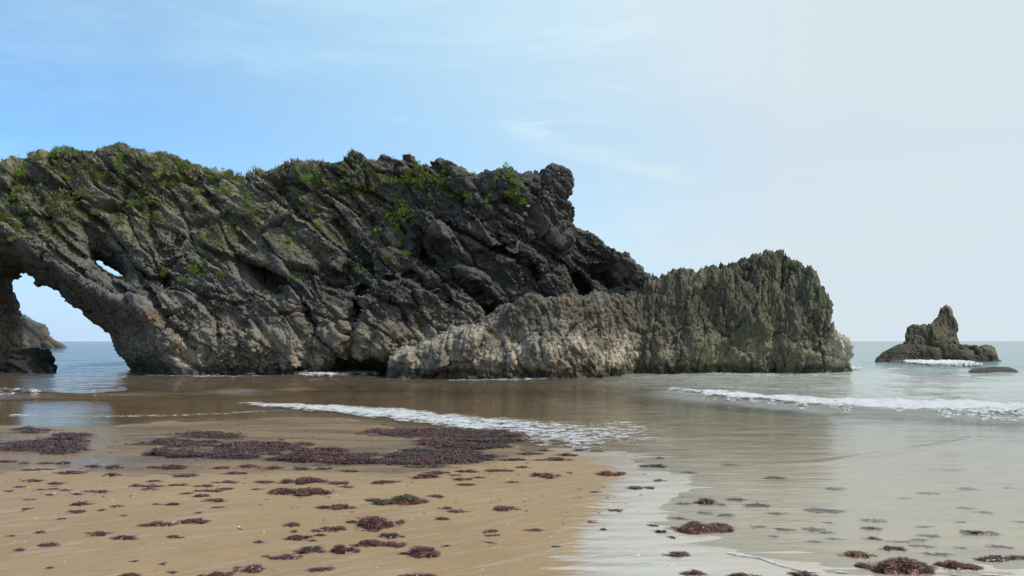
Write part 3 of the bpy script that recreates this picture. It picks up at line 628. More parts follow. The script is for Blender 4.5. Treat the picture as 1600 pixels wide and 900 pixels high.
HP = [(-250, 640), (-250, 470), (-100, 480), (-10, 486), (36, 492), (54, 496), (70, 502), (84, 508), (92, 511), (94, 525), (98, 531), (106, 535), (114, 538), (120, 542), (124, 640)]
def far_disp(p):
    d, b = disp_beds(p * 0.45); return d * 1.0, b
def col_far(v, n, b):
    c = np.tile(np.asarray((0.075, 0.075, 0.068), np.float32), (len(v), 1)) * (0.6 + 0.8 * b)[:, None]
    return mixc(c, (0.15, 0.11, 0.085), sstep(5, 2, v[:, 2] + 1.5 * noise(v * 0.2)) * 0.7)
simple_rock('headland_rock', pc(HP, 190), flat(187, 0.25, 1.0, 0.12), 30, 0.5, hd, far_disp, col_far, 0.8, amp=1.0, zlo=-2, shear=-0.75)

# ------------------------------------------------------------------ labels that place small things beside larger ones
USED = set()
def describe(px, py, head, refs, fallback, tilt=0.45):
    """head + where it lies from the nearest landmark; refs are (px, py, short name)."""
    near = sorted(refs, key=lambda r: math.hypot(px - r[0], (py - r[1]) / tilt))
    for far in ('', 'well '):
        for rx, ry, nm in near[:5]:
            dx, dy = px - rx, (py - ry) / tilt
            if math.hypot(dx, dy) < 3: continue
            a = math.degrees(math.atan2(-dy, dx)) % 360
            w = ('right of', 'up and right of', 'above', 'up and left of', 'left of', 'down and left of', 'below', 'down and right of')[int((a + 22.5) // 45) % 8]
            d = math.hypot(dx, dy); q = far or ('just ' if d < 35 else '' if d < 90 else 'farther ')
            l = head + ' ' + q + w + ' the ' + nm
            if l not in USED and len(l.split()) <= 16: USED.add(l); return l, True
    return fallback, False

# ------------------------------------------------------------------ plants on the headland
bpy.context.view_layer.update()
dg = bpy.context.evaluated_depsgraph_get()
rng = np.random.RandomState(3); rnd = random.Random(5)
ROCKS = [o for o in arch.children]
def cast(px, py):
    d = Vector(((px - 800) / F, 1, (HOR - py) / F)).normalized(); best = None
    for o in ROCKS:
        mw = Matrix.Translation(arch_loc); org = Vector((0, 0, CZ)) - arch_loc
        ok, loc, nor, _ = o.ray_cast(org, d)
        if ok:
            w = mw @ loc; L = (w - Vector((0, 0, CZ))).length
            if best is None or L < best[0]: best = (L, w, nor)
    return best
def leaf_mesh(name, kind, k):
    r = np.random.RandomState(k); V, Fc, C = [], [], []
    def quad(c, a, b, col):
        i = len(V); V.extend([c - a * 0.5, c + b, c + a * 0.5, c - b * 0.35]); Fc.append((i, i + 1, i + 2, i + 3)); C.extend([col] * 4)
    if kind == 'shrub':
        cl = [(np.clip(r.normal(size=3), -1.25, 1.25) * (0.36, 0.30, 0.09) + (0, 0, 0.12), r.uniform(0.10, 0.21)) for _ in range(13)]
        for c0, rad in cl:
            for _ in range(46):
                dd = r.normal(size=3); dd /= np.linalg.norm(dd); p = c0 + dd * rad * r.uniform(0.5, 1.1)
                if p[2] < 0: p[2] = abs(p[2])
                a = np.cross(dd, r.normal(size=3)); a /= np.linalg.norm(a); b = dd * 0.5 + r.normal(size=3) * 0.5 + (0, 0, 0.3); b /= np.linalg.norm(b)
                s = r.uniform(0.036, 0.072); g = r.uniform(0.55, 1.25); quad(p, a * s, b * s * 1.1, np.array((0.155, 0.25, 0.032)) * g)
    elif kind == 'grass':
        for _ in range(150):
            p = np.clip(r.normal(size=3), -1.3, 1.3) * (0.26, 0.20, 0); p[2] = 0; t = r.normal(size=3) * 0.35 + (0, 0, 1); h = r.uniform(0.12, 0.34); t = t / np.linalg.norm(t) * h
            a = r.normal(size=3); a[2] = 0; a /= np.linalg.norm(a); w = r.uniform(0.018, 0.035); g = r.uniform(0.6, 1.25)
            col = np.array((0.165, 0.225, 0.045) if r.rand() < 0.8 else (0.27, 0.225, 0.10)) * g
            i = len(V); V.extend([p - a * w, p + t * 0.55 - a * w * 0.7, p + t + a * h * 0.15, p + t * 0.55 + a * w * 0.7]); Fc.append((i, i + 1, i + 2, i + 3)); C.extend([col] * 4)
    else:
        for _ in range(190):
            dd = r.normal(size=3); dd[2] = abs(dd[2]); dd /= np.linalg.norm(dd); p = dd * (0.42, 0.34, 0.30) * r.uniform(0.4, 1.0)
            a = np.cross(dd, r.normal(size=3)); a /= np.linalg.norm(a); b = dd + r.normal(size=3) * 0.4; b /= np.linalg.norm(b); s = r.uniform(0.04, 0.09)
            quad(p, a * s * 0.6, b * s * 1.5, np.array((0.105, 0.13, 0.042)) * r.uniform(0.6, 1.3))
    return mesh(name, np.array(V), np.array(Fc), M_PLANT, np.array(C), smooth=False)
LIB = {k: [leaf_mesh(k, k, 10 * i + len(k)) for i in range(5)] for k in ('shrub', 'grass', 'scrub')}
NAMES = {'shrub': 'leafy_shrub', 'grass': 'grass_tuft', 'scrub': 'scrub_bush'}
def plant(kind, px, py, wpx, label, cat, group=None, hz=1.0):
    h = cast(px, py) or cast(px, py + 6) or cast(px, py + 12)
    if not h: return None
    L, w, nor = h; s = wpx * L / F / 0.80
    o = bpy.data.objects.new(NAMES[kind], rnd.choice(LIB[kind])); COL.objects.link(o)
    up = (Vector((0, 0, 1)) * 0.7 + nor * 0.8).normalized()
    o.location = w - up * 0.04; q = up.to_track_quat('Z', 'Y'); o.rotation_euler = (q.to_matrix() @ Matrix.Rotation(rnd.uniform(0, 6.28), 3, 'Z')).to_euler()
    o.scale = (s, s, s * hz * rnd.uniform(0.8, 1.2)); return tag(o, label, cat, group)
BIG = [('shrub', 30, 272, 22, 'bright green bush at the far left of the headland top'), ('scrub', 95, 318, 44, 'wide dark green bush above the upper slit of the arch'),
       ('scrub', 136, 272, 30, 'dark bush under the highest point of the left hilltop'), ('shrub', 312, 428, 30, 'bright green leafy clump left of the small slanting cave'), ('shrub', 287, 437, 14, 'small bright clump just left of the larger one beside the cave'),
       ('shrub', 260, 423, 22, 'green clump right below the dark end of the long crack'), ('shrub', 352, 428, 14, 'narrow bright tuft nearest the cave on its left'), ('shrub', 618, 343, 46, 'bright green bush spread along a ledge of the middle face'),
       ('shrub', 626, 374, 26, 'round bright green bush hanging under the long ledge bush'), ('shrub', 633, 397, 16, 'small bright bush, lowest of three on the middle face'), ('shrub', 778, 274, 20, 'bright green plant on the crest, left of the green crest cover'), ('shrub', 797, 275, 24, 'bright green cover on the crest beside the right end knob'), ('shrub', 806, 284, 18, 'green plant between the crest cover and the strip below it'),
       ('shrub', 806, 299, 22, 'bright green strip running down from the crest cover'), ('shrub', 815, 312, 22, 'lowest green patch above the white stone'), ('shrub', 765, 306, 22, 'green clump in a dark gully left of the crest strip'),
       ('grass', 690, 282, 40, 'yellow green grass clump below the round crest boulder'), ('shrub', 562, 422, 14, 'slim green plant in a vertical crack of the middle face'), ('shrub', 567, 412, 10, 'small green plant on top of the slim crack plant'),
       ('shrub', 462, 435, 13, 'small green plant right of the slanting cave'), ('shrub', 553, 378, 16, 'small bright green cushion in the centre of the face'), ('shrub', 515, 397, 14, 'small green plant below pale stones, left of the cushion'),
       ('shrub', 650, 275, 30, 'green bush on the crest right of the double peak'), ('shrub', 488, 278, 22, 'dark green bush under the crest left of the rock horn'), ('grass', 610, 283, 34, 'yellow green grass below the double rock peak'),
       ('shrub', 675, 308, 14, 'small green bush left of a pale boulder near the crest'), ('shrub', 718, 310, 20, 'green clump right of the yellow grass'), ('shrub', 728, 302, 16, 'green clump touching the upper edge of the dark face')]
for k, a, b, w, l in BIG: plant(k, a, b, w, l, 'grass' if k == 'grass' else 'bush')
PREF = [(30, 272, 'bright far left bush'), (95, 318, 'wide bush above the slit'), (136, 272, 'hilltop bush'), (312, 428, 'bright clump beside the slanting cave'), (618, 343, 'long ledge bush'), (626, 374, 'round hanging bush'), (790, 275, 'green crest cover'),
        (690, 282, 'yellow grass below the crest boulder'), (488, 278, 'dark bush below the rock horn'), (650, 275, 'bush beside the double peak'), (553, 378, 'central green cushion'), (160, 390, 'slanting slit'), (405, 432, 'slanting cave'), (550, 250, 'rock horn'), (605, 246, 'double rock peak'), (698, 256, 'round crest boulder'),
        (103, 234, 'left summit knob'), (192, 236, 'grassy summit'), (300, 262, 'dip of the skyline'), (396, 262, 'small dark skyline knob'), (460, 260, 'flat skyline hump'), (250, 400, 'long crack')]
HEAD = {'shrub': 'small green plant', 'grass': 'yellowish grass tuft', 'scrub': 'dark olive scrub bush'}
FALL = {'shrub': ('small green plant rooted in a crack of the grassy headland face', 'small plants in the cracks of the headland'), 'grass': ('yellowish grass tuft on the upper slope of the headland', 'grass tufts on the headland slope'), 'scrub': ('dark olive scrub bush on the left hilltop of the headland', 'scrub bushes on the headland hilltop')}
def small_plant(k, a, b, w):
    l, own = describe(a, b, HEAD[k], PREF, FALL[k][0], 0.8); plant(k, a, b, w, l, 'grass' if k == 'grass' else 'bush', FALL[k][1])
for k, a, b, w in [('shrub', 500, 355, 14), ('shrub', 455, 372, 14), ('shrub', 410, 362, 16), ('shrub', 372, 378, 14), ('shrub', 398, 330, 14), ('grass', 450, 290, 30), ('grass', 475, 292, 26), ('grass', 520, 290, 30), ('grass', 500, 285, 24), ('shrub', 545, 283, 16),
                   ('shrub', 578, 262, 12), ('grass', 580, 270, 22), ('shrub', 533, 260, 12), ('grass', 400, 275, 30), ('grass', 375, 280, 24), ('grass', 350, 275, 22), ('shrub', 352, 272, 14), ('shrub', 500, 318, 18), ('shrub', 620, 300, 14), ('shrub', 590, 312, 14),
                   ('shrub', 663, 328, 10), ('shrub', 655, 382, 10), ('shrub', 215, 318, 16), ('shrub', 235, 318, 16), ('shrub', 182, 350, 14), ('shrub', 232, 335, 12), ('scrub', 188, 285, 26), ('shrub', 188, 255, 18), ('grass', 225, 250, 24), ('scrub', 138, 240, 14),
                   ('shrub', 270, 345, 14), ('shrub', 83, 357, 12), ('shrub', 45, 328, 14), ('shrub', 340, 382, 12), ('shrub', 320, 372, 14), ('shrub', 355, 398, 12), ('shrub', 605, 405, 10), ('shrub', 590, 402, 8), ('shrub', 625, 350, 16), ('shrub', 605, 338, 14), ('shrub', 640, 335, 12),
                   ('grass', 290, 282, 30), ('grass', 270, 290, 28), ('scrub', 40, 300, 24), ('grass', 250, 272, 26), ('shrub', 420, 408, 10), ('shrub', 695, 265, 10), ('shrub', 735, 272, 12), ('grass', 740, 274, 12), ('shrub', 660, 290, 14)]: small_plant(k, a, b, w)
TOPX = np.array([a for a, b in TOP[:50]]); TOPY = np.array([b for a, b in TOP[:50]])
for _ in range(150):                                       # the rest of the scattered vegetation, thinner towards the right and the water
    a = 740 * rnd.random() ** 1.25; top = float(np.interp(a, TOPX, TOPY)); b = top + 4 + (120 - 0.08 * a) * rnd.random() ** 1.5
    k = rnd.choices(('scrub', 'grass', 'shrub'), (0.42, 0.40, 0.18) if a < 330 else (0.15, 0.5, 0.35))[0]
    small_plant(k, a, b, rnd.uniform(8, 18))
# low dry grass between them, nobody could count it
gv, gn, gm, gpx = grass_src
w = gm * (gn[:, 1] < 0.35) * sstep(-0.1, 0.3, noise(gv * 0.7 + 90)) + 0.0
w = w * (gv[:, 1] < Y0 + 8) ; pr = w / w.sum(); NB = 34000
ix = rng.choice(len(gv), NB, p=pr); base = gv[ix] + rng.normal(size=(NB, 3)) * 0.04
t = rng.normal(size=(NB, 3)) * 0.45 + (0, -0.1, 1); t /= np.linalg.norm(t, axis=1)[:, None]; h = rng.uniform(0.06, 0.19, (NB, 1))
a = rng.normal(size=(NB, 3)); a[:, 2] = 0; a /= np.linalg.norm(a, axis=1)[:, None]
V = np.stack([base - a * 0.022, base + a * 0.022, base + t * h], 1).reshape(-1, 3)
cc = np.where(rng.rand(NB, 1) < 0.5, np.array([[0.125, 0.155, 0.05]]), np.array([[0.19, 0.18, 0.085]])) * rng.uniform(0.6, 1.25, (NB, 1))
tag(obj('dry_grass', mesh('dry_grass', V, np.arange(NB * 3).reshape(-1, 3), M_PLANT, np.repeat(cc, 3, 0), smooth=False)), 'low dry olive grass covering the top of the headland', kind='stuff')

# ------------------------------------------------------------------ foam
def foam(name, pts, label, lift=0.02, prof=None, along=0.06, across=14, bump=0.0, fade=0.0, edge=1.0):
    """pts: (pixel x, far-edge pixel y, near-edge pixel y, cover) on the sea-level plane."""
    P0 = np.array([G0(a, b) for a, b, c, d in pts]); P1 = np.array([G0(a, c) for a, b, c, d in pts]); cv = np.array([d for a, b, c, d in pts])
    L = np.concatenate([[0], np.cumsum(np.linalg.norm(np.diff((P0 + P1) / 2, axis=0), axis=1))]); n = max(8, int(L[-1] / along)); s = np.linspace(0, L[-1], n)
    f0 = np.stack([np.interp(s, L, P0[:, k]) for k in (0, 1)], 1); f1 = np.stack([np.interp(s, L, P1[:, k]) for k in (0, 1)], 1); c_ = np.interp(s, L, cv)
    q = np.stack([s, 0 * s, 0 * s + len(pts)], 1); wob = 0.35 * fbm(q * 0.8, 4); wob2 = 0.35 * fbm(q * 1.3 + 50, 4)
    wid = f0 - f1; f0 = f0 + wid * wob[:, None]; f1 = f1 + wid * wob2[:, None]
    u = np.linspace(0, 1, across)[None, :, None]; XY = f1[:, None] * (1 - u) + f0[:, None] * u
    X, Y = XY[..., 0], XY[..., 1]; z, dep = water_z(X, Y); g, _ = ground(X, Y)
    p3 = np.stack([X.ravel(), Y.ravel(), 0 * X.ravel()], 1)
    uu = u[0, :, 0][None]; sh = np.sin(np.pi * np.clip(uu, 0, 1)) ** 0.7
    Z = np.maximum(z, g) + lift * (0.4 + sh) + bump * sh * (0.6 + 0.9 * fbm(p3 * (2.2, 2.2, 1), 4, 0.6).reshape(X.shape))
    end = np.minimum(1, np.minimum(s, L[-1] - s) / max(0.5, 0.06 * L[-1]))[:, None]
    C = c_[:, None] - fade * uu + 0.42 * edge * (np.minimum(1, 3.5 * np.minimum(uu, 1 - uu)) - 1) + 0.5 * (end - 1)
    m_ = across; i = (np.arange(n - 1)[:, None] * m_ + np.arange(m_ - 1)[None]).ravel(); fc = np.stack([i, i + m_, i + m_ + 1, i + 1], 1)
    return tag(obj(name, mesh(name, np.stack([X, Y, Z], -1).reshape(-1, 3), fc, M_FOAM, attrs={'cover': C})), label, kind='stuff')
foam('breaker_foam', [(1030, 605, 617, .55), (1090, 609, 626, .75), (1180, 615, 635, .82), (1300, 622, 645, .84), (1420, 625, 651, .86), (1520, 628, 657, .9), (1620, 631, 660, .82), (1700, 633, 664, .8)], 'white foam of the small breaking wave at right', 0.015, bump=0.12, fade=0.12, across=20)
foam('swash_foam', [(345, 627, 631, .5), (430, 630, 638, .72), (520, 633, 645, .8), (620, 638, 656, .78), (720, 645, 670, .74), (800, 652, 684, .7), (860, 655, 697, .66), (930, 652, 701, .62), (1000, 650, 708, .54), (1045, 655, 712, .42), (1085, 668, 712, .30), (1120, 680, 710, .18)], 'long white foam edge of the swash running to the middle of the beach', 0.012, bump=0.03, across=44, edge=0.7, fade=0.22)
foam('swash_foam', [(440, 603, 622, .10), (560, 608, 634, .16), (700, 615, 648, .22), (850, 618, 655, .24), (980, 622, 655, .2), (1040, 625, 660, .1)], 'thin flecks of foam on the brown water behind the swash edge', 0.006, across=44)
foam('splash_foam', [(-20, 612, 626, .42), (20, 612, 627, .56), (60, 613, 627, .52), (78, 616, 625, .28)], 'white splash at the far left on the dark wave', 0.02, bump=0.10)
foam('splash_foam', [(125, 612, 624, .4), (145, 611, 625, .65), (172, 612, 623, .45)], 'small splash on the dark wave right of the larger one', 0.02, bump=0.08)
foam('splash_foam', [(190, 614, 618, .4), (260, 614, 619, .45), (340, 615, 620, .3)], 'thin foam crest line on the left wave', 0.01)
foam('swash_foam', [(-10, 645, 652, .5), (30, 646, 653, .5), (80, 650, 655, .35), (180, 648, 653, .42), (300, 646, 651, .42), (400, 641, 646, .4), (500, 638, 641, .3)], 'faint pale foam line along the shallow water at left', 0.006, across=8)
foam('wash_foam', [(455, 586, 591, .4), (500, 583, 590, .7), (540, 579, 588, .75), (575, 580, 587, .7), (600, 583, 588, .35)], 'white wash at the dark cleft in the rock base', 0.05, bump=0.1)
foam('wash_foam', [(612, 598, 603, .55), (632, 597, 603, .5)], 'small white wavelet in front of the ledge corner', 0.04, bump=0.04)
foam('wash_foam', [(640, 591, 595, .6), (662, 591, 595, .5)], 'small white wavelet at the left tip of the ledge', 0.04, bump=0.04)
foam('wash_foam', [(940, 580, 584, .55), (980, 578, 582, .55), (1040, 577, 581, .4)], 'thin wash along the waterline between ledge and fin', 0.04)
foam('wash_foam', [(1322, 576, 584, .6), (1335, 574, 583, .8), (1350, 577, 583, .5)], 'white wash at the right tip of the rock fin', 0.08, bump=0.12)
foam('wash_foam', [(1375, 563, 566, .5), (1410, 563, 567, .8), (1450, 563.5, 570, .9), (1490, 563, 572, .9), (1510, 565, 574, .85), (1540, 571, 576, .5)], 'white water breaking at the foot of the sea stack', 0.10, bump=0.10, along=0.12)
foam('wash_foam', [(215, 586, 590, .3), (300, 587, 591, .5), (380, 587, 591, .42), (450, 586, 590, .3)], 'thin wash along the foot of the arch leg', 0.03)
foam('wash_foam', [(680, 593, 597, .35), (760, 593, 597, .5), (850, 591, 595, .45), (930, 585, 589, .4)], 'thin wash along the foot of the ledge', 0.03)
foam('wash_foam', [(1050, 582, 586, .3), (1120, 584, 588, .45), (1220, 585, 589, .45), (1310, 584, 588, .5)], 'thin wash along the foot of the fin', 0.03)
foam('swash_foam', [(1060, 600, 606, .25), (1150, 603, 609, .42), (1260, 606, 612, .36), (1330, 610, 615, .2)], 'broken foam flecks behind the right breaker', 0.02)
foam('ripple_foam', [(1045, 741, 752, .16), (1180, 722, 736, .24), (1300, 715, 729, .26), (1400, 702, 714, .3), (1530, 681, 690, .3)], 'pale ripple line crossing the shallow water at right', 0.008, across=10)
def edge_foam(px0, px1, lo, hi, label, cov, thick=5.5, step=6):   # foam lying along the water's edge
    A = np.arange(px0, px1 + 1, step); B = []
    ys_ = np.arange(hi, lo, -1.0)
    for a in A:
        P = np.array([G0(a, b) for b in ys_]); zs_ = ground(P[:, 0], P[:, 1])[0]; low_ = np.nonzero(zs_ < 0.002)[0]; B.append(ys_[low_[0] if len(low_) else 0])
    B = np.convolve(np.pad(np.array(B), 3, mode='edge'), np.ones(7) / 7, 'valid')
    th = thick * (0.6 + 0.5 * np.abs(np.sin(A * 0.21) * np.cos(A * 0.076)))
    return foam('ripple_foam', [(a, b - t_ * 0.6, b + t_ * 0.4, cov + 0.22 * math.sin(a * 0.11 + 1)) for a, b, t_ in zip(A, B, th)], label, 0.006, across=8)
edge_foam(1104, 1330, 815, 895, 'thin white water edge on the wet sand at lower right', 0.78)
edge_foam(1448, 1610, 865, 899, 'thin foam edge at the lower right corner', 0.7)
foam('ripple_foam', [(1300, 866, 874, .5), (1330, 868, 876, .55), (1350, 870, 876, .3)], 'foam left of the largest right seaweed pile', 0.006, across=8)

# ------------------------------------------------------------------ seaweed
RED, DKR, PUR, GRN, BRN = (0.150, 0.046, 0.036), (0.072, 0.028, 0.022), (0.078, 0.044, 0.038), (0.040, 0.062, 0.010), (0.105, 0.048, 0.020)
def weed_mesh(name, w, dpt, hgt, k, tone='red', dens=1.0, rib=(0.05, 0.010), loose=False, cap=2200):
    """A heap of small curled fronds over a lumpy dark core, w x dpt metres, hgt tall."""
    r = np.random.RandomState(k); V, Fc, C = [], [], []
    nl = max(2, int(2 + w / max(dpt, 0.05)))
    lob = [(r.uniform(-0.40, 0.40) * w, r.uniform(-0.30, 0.30) * dpt, r.uniform(0.10, 0.26) * w, r.uniform(0.14, 0.32) * dpt, r.uniform(0.35, 0.9)) for _ in range(nl + 2)]
    lob.append((r.uniform(-0.16, 0.16) * w, 0, 0.24 * w, 0.36 * dpt, 1.0))
    lob += [(sg * r.uniform(0.38, 0.52) * w, r.uniform(-0.25, 0.25) * dpt, r.uniform(0.08, 0.16) * w, r.uniform(0.08, 0.16) * dpt, r.uniform(0.15, 0.4)) for sg in (-1, 1)]
    def height(x, y):
        h = np.zeros_like(x)
        for a, b, c, d, e in lob:
            q = 1 - ((x - a) / c) ** 2 - ((y - b) / d) ** 2; h = np.maximum(h, e * np.sqrt(np.clip(q, 0, 1)))
        return h * hgt
    nx_, ny_ = 15, 9
    X, Y = np.meshgrid(np.linspace(-0.62 * w, 0.62 * w, nx_), np.linspace(-0.62 * dpt, 0.62 * dpt, ny_)); H = height(X, Y)
    core = np.stack([X, Y, H * 0.8 + np.where(H > 0, 0.002, -0.01)], -1).reshape(-1, 3)
    i = (np.arange(ny_ - 1)[:, None] * nx_ + np.arange(nx_ - 1)[None]).ravel()
    cf = np.stack([i, i + 1, i + nx_ + 1, i + nx_], 1); keep = (H.ravel()[cf] > 0).sum(1) >= 2; cf = cf[keep]
    pal = {'red': (RED, DKR, BRN), 'pur': (PUR, DKR, PUR), 'dark': (DKR, PUR, DKR), 'green': (GRN, RED, GRN), 'mix': (RED, DKR, GRN), 'brn': (BRN, RED, GRN)}[tone]
    N = int(np.clip(dens * 3.2 * w * (dpt + hgt) / (rib[0] * rib[1] * 2.2), 22, cap))
    a = r.uniform(-0.6, 0.6, N * 6) * w; b = r.uniform(-0.6, 0.6, N * 6) * dpt; hh = height(a, b); ok = np.nonzero((hh > 0) | ((r.rand(len(hh)) < 0.10) & ((a / w) ** 2 + (b / dpt) ** 2 < 0.30)))[0][:N]
    a, b, hh = a[ok], b[ok], hh[ok]; N = len(a)
    p = np.stack([a, b, hh * r.uniform(0.7, 1.05, N)], 1); th = r.uniform(0, 6.28, N); L = rib[0] * r.uniform(0.5, 1.5, N); wd = rib[1] * r.uniform(0.5, 1.4, N)
    out = np.stack([a / w, b / dpt, 0 * a], 1); dr = np.stack([np.cos(th), np.sin(th), 0 * th], 1) + out * 0.7; dr[:, 1] *= 0.45 if loose else 1.0; dr /= np.linalg.norm(dr, axis=1)[:, None] + 1e-6
    lift = r.uniform(-0.35, 0.55, N)[:, None] * np.clip(hgt / 0.07, 0.12, 1); sd_ = np.cross(dr, (0, 0, 1)) + r.normal(size=(N, 3)) * 0.35; sd_ /= np.linalg.norm(sd_, axis=1)[:, None]
    pts = []
    for s_, z_ in ((0, 0), (0.5, 0.5), (1, 0.45)):
        c = p + dr * (L * s_)[:, None] + np.array([0, 0, 1.0]) * lift * (L * z_)[:, None]; ww = (wd * (1 - 0.65 * s_))[:, None] * 0.5
        pts += [c - sd_ * ww, c + sd_ * ww]
    Vr = np.stack(pts, 1).reshape(-1, 3); Vr[:, 2] = np.maximum(Vr[:, 2], 0.003); o = np.arange(N)[:, None] * 6
    Fr = np.concatenate([o + [[0, 1, 3, 2]], o + [[2, 3, 5, 4]]], 0)
    zone = noise(np.stack([a * 5 / max(w, .2), b * 5 / max(w, .2), 0 * a + k], 1)) + r.normal(size=N) * 0.3
    pick = np.where(zone < 0.05, 0, np.where(zone < 0.45, 1, 2)); col = np.array(pal)[pick] * r.uniform(0.55, 1.6, (N, 1))
    if loose: return mesh(name, Vr, Fr, M_WEED, np.repeat(col, 6, 0), smooth=False)
    V = np.concatenate([core, Vr]); Fc = np.concatenate([cf, Fr + len(core)]); C = np.concatenate([np.tile(np.array(pal[1]) * 0.7, (len(core), 1)), np.repeat(col, 6, 0)])
    return mesh(name, V, Fc, M_WEED, C, smooth=False)
SEED = [100]
def weed(px, py, wpx, hpx, tone, label, group=None, sub=False, name='seaweed_clump'):
    x, D, z = on_ground(px, py + 0.30 * hpx); SEED[0] += 1
    w = wpx * D / F; hg = (0.18 if sub else 0.48) * hpx * D / F; dp = min(0.75 * w, max(0.5 * w if wpx < 16 else 0.0, (0.75 if not sub else 1.0) * hpx * D * D / (F * 1.75)))
    hg = min(hg, 0.45 * w)
    sc = np.clip(D / 8.0, 0.7, 2.0)
    o = obj(name, weed_mesh(name, w, dp, hg, SEED[0], tone, 1.1 if sub else 1.15, (0.055 * sc, 0.013 * sc) if sub else (0.040 * sc, 0.011 * sc), loose=sub), loc=(x, D, z - 0.002))
    o.rotation_euler.z = rnd.uniform(-0.12, 0.12); return tag(o, label, 'seaweed', group)
BIGW = [(620, 777, 82, 20, 'green', 'large heap of red seaweed with a dark green crest in mid beach'), (585, 812, 78, 24, 'red', 'broad red seaweed heap, largest on the open left sand'), (478, 749, 68, 13, 'red', 'pointed red seaweed heap just below the dark mat'),
        (470, 765, 98, 14, 'mix', 'long red seaweed heap with a green tip on its right'), (525, 790, 54, 11, 'red', 'low two-humped red clump left of the green-crested heap'), (522, 825, 36, 10, 'red', 'flat red clump left under the broad red heap'),
        (465, 838, 36, 11, 'red', 'ragged red clump below two small flakes'), (485, 857, 46, 16, 'pur', 'oval purple seaweed heap near the bottom edge'), (446, 868, 40, 10, 'red', 'long low red clump below the oval purple heap'),
        (538, 855, 44, 24, 'mix', 'tall red clump speckled with bright green'), (572, 846, 42, 15, 'dark', 'dark clump touching the green-speckled one on its right'), (614, 848, 38, 13, 'red', 'red clump at the start of the long diagonal heap'),
        (657, 858, 58, 24, 'red', 'long red heap slanting down to the right near the bottom'), (614, 835, 34, 10, 'dark', 'dark clump with a small green strand beside it'), (500, 888, 38, 8, 'pur', 'thin flat purple clump near the bottom edge'),
        (650, 899, 62, 12, 'red', 'red heap cut by the bottom edge of the view in the middle'), (388, 886, 42, 14, 'red', 'red heap near the bottom left of centre'), (338, 896, 48, 12, 'red', 'long red heap cut by the bottom edge at left'),
        (203, 897, 28, 10, 'red', 'small red heap on the bottom edge farthest left'), (1095, 820, 84, 26, 'brn', 'big chunky red-brown seaweed heap at the edge of the shallow water'), (1405, 878, 100, 34, 'brn', 'largest red-brown seaweed pile at lower right'),
        (1495, 880, 66, 17, 'red', 'arched red-brown clump right of the largest pile'), (1338, 864, 52, 11, 'brn', 'trailing brown strand of seaweed left of the largest pile'), (1258, 895, 40, 14, 'red', 'dark red clump on the wet sand left of the foam'),
        (1058, 864, 38, 11, 'pur', 'purple clump alone on the pale wet sand below the chunky heap'), (1083, 893, 34, 12, 'red', 'red clump at the bottom edge on the pale wet sand'), (1163, 897, 44, 11, 'red', 'red clump at the bottom edge right of its pale sand neighbour'),
        (1393, 855, 34, 11, 'dark', 'dark clump just behind the largest pile'), (850, 741, 46, 11, 'red', 'red clump alone on smooth sand right of the mat'), (953, 738, 42, 10, 'red', 'red clump where the sand turns shiny'),
        (885, 833, 0, 0, '', ''), (302, 812, 40, 12, 'red', 'bristly red clump with a pair on its left'), (248, 817, 48, 9, 'red', 'curved red strand left of the bristly clump'), (151, 832, 32, 8, 'dark', 'flat dark clump in the left foreground'), (192, 838, 36, 8, 'dark', 'flat dark clump right of its twin in the left foreground'),
        (75, 850, 28, 8, 'dark', 'lone dark clump lowest at far left'), (125, 785, 26, 11, 'dark', 'small upright dark clump above a pale shell'), (118, 798, 22, 7, 'dark', 'small dark clump touching a pale shell'), (790, 793, 38, 9, 'red', 'red clump with a tail pointing right on plain sand'),
        (765, 828, 20, 8, 'red', 'small red clump with a thin strand to its upper right'), (1100, 781, 34, 13, 'pur', 'bluish submerged seaweed patch nearest the wet sand edge'), (1305, 798, 30, 6, 'dark', 'dark frond floating at the tip of a bluish streak'),
        (1362, 825, 28, 7, 'red', 'upper of two small red clumps in the right shallows'), (1362, 840, 26, 9, 'red', 'lower of two small red clumps in the right shallows'), (1530, 831, 52, 10, 'mix', 'greenish dark weed strand in the far right shallows'), (1570, 870, 90, 11, 'dark', 'long dark ragged strand at the right edge of the shallows')]
for a, b, w_, h_, tn, l in BIGW:
    if w_: weed(a, b, w_, h_, tn, l)
WREF = [(620, 777, 'green-crested heap'), (585, 812, 'broad red heap'), (478, 749, 'pointed red heap'), (470, 765, 'long green-tipped heap'), (525, 790, 'two-humped clump'), (485, 857, 'oval purple heap'), (538, 855, 'green-speckled clump'), (657, 858, 'long slanting heap'), (500, 888, 'thin flat purple clump'),
        (388, 886, 'bottom left heap'), (1095, 820, 'chunky heap in the shallows'), (1405, 878, 'largest right pile'), (1495, 880, 'arched clump'), (1258, 895, 'dark red clump by the foam'), (1058, 864, 'lone purple clump'), (850, 741, 'lone red clump on smooth sand'), (953, 738, 'red clump by the shiny sand'), (302, 812, 'bristly red clump'),
        (248, 817, 'curved red strand'), (151, 832, 'flat dark clump'), (75, 850, 'lone far left clump'), (118, 798, 'clump with a shell'), (790, 793, 'tailed red clump'), (765, 828, 'clump with a thin strand'), (1305, 798, 'floating dark frond'), (1362, 832, 'two stacked small clumps'), (1530, 831, 'greenish strand'),
        (620, 725, 'largest mat'), (690, 677, 'mat under the foam'), (290, 709, 'double-humped mat'), (390, 703, 'wide purple mat'), (70, 696, 'ragged far left mat'), (45, 672, 'mat nearest the waves'), (1100, 781, 'bluish patch')]
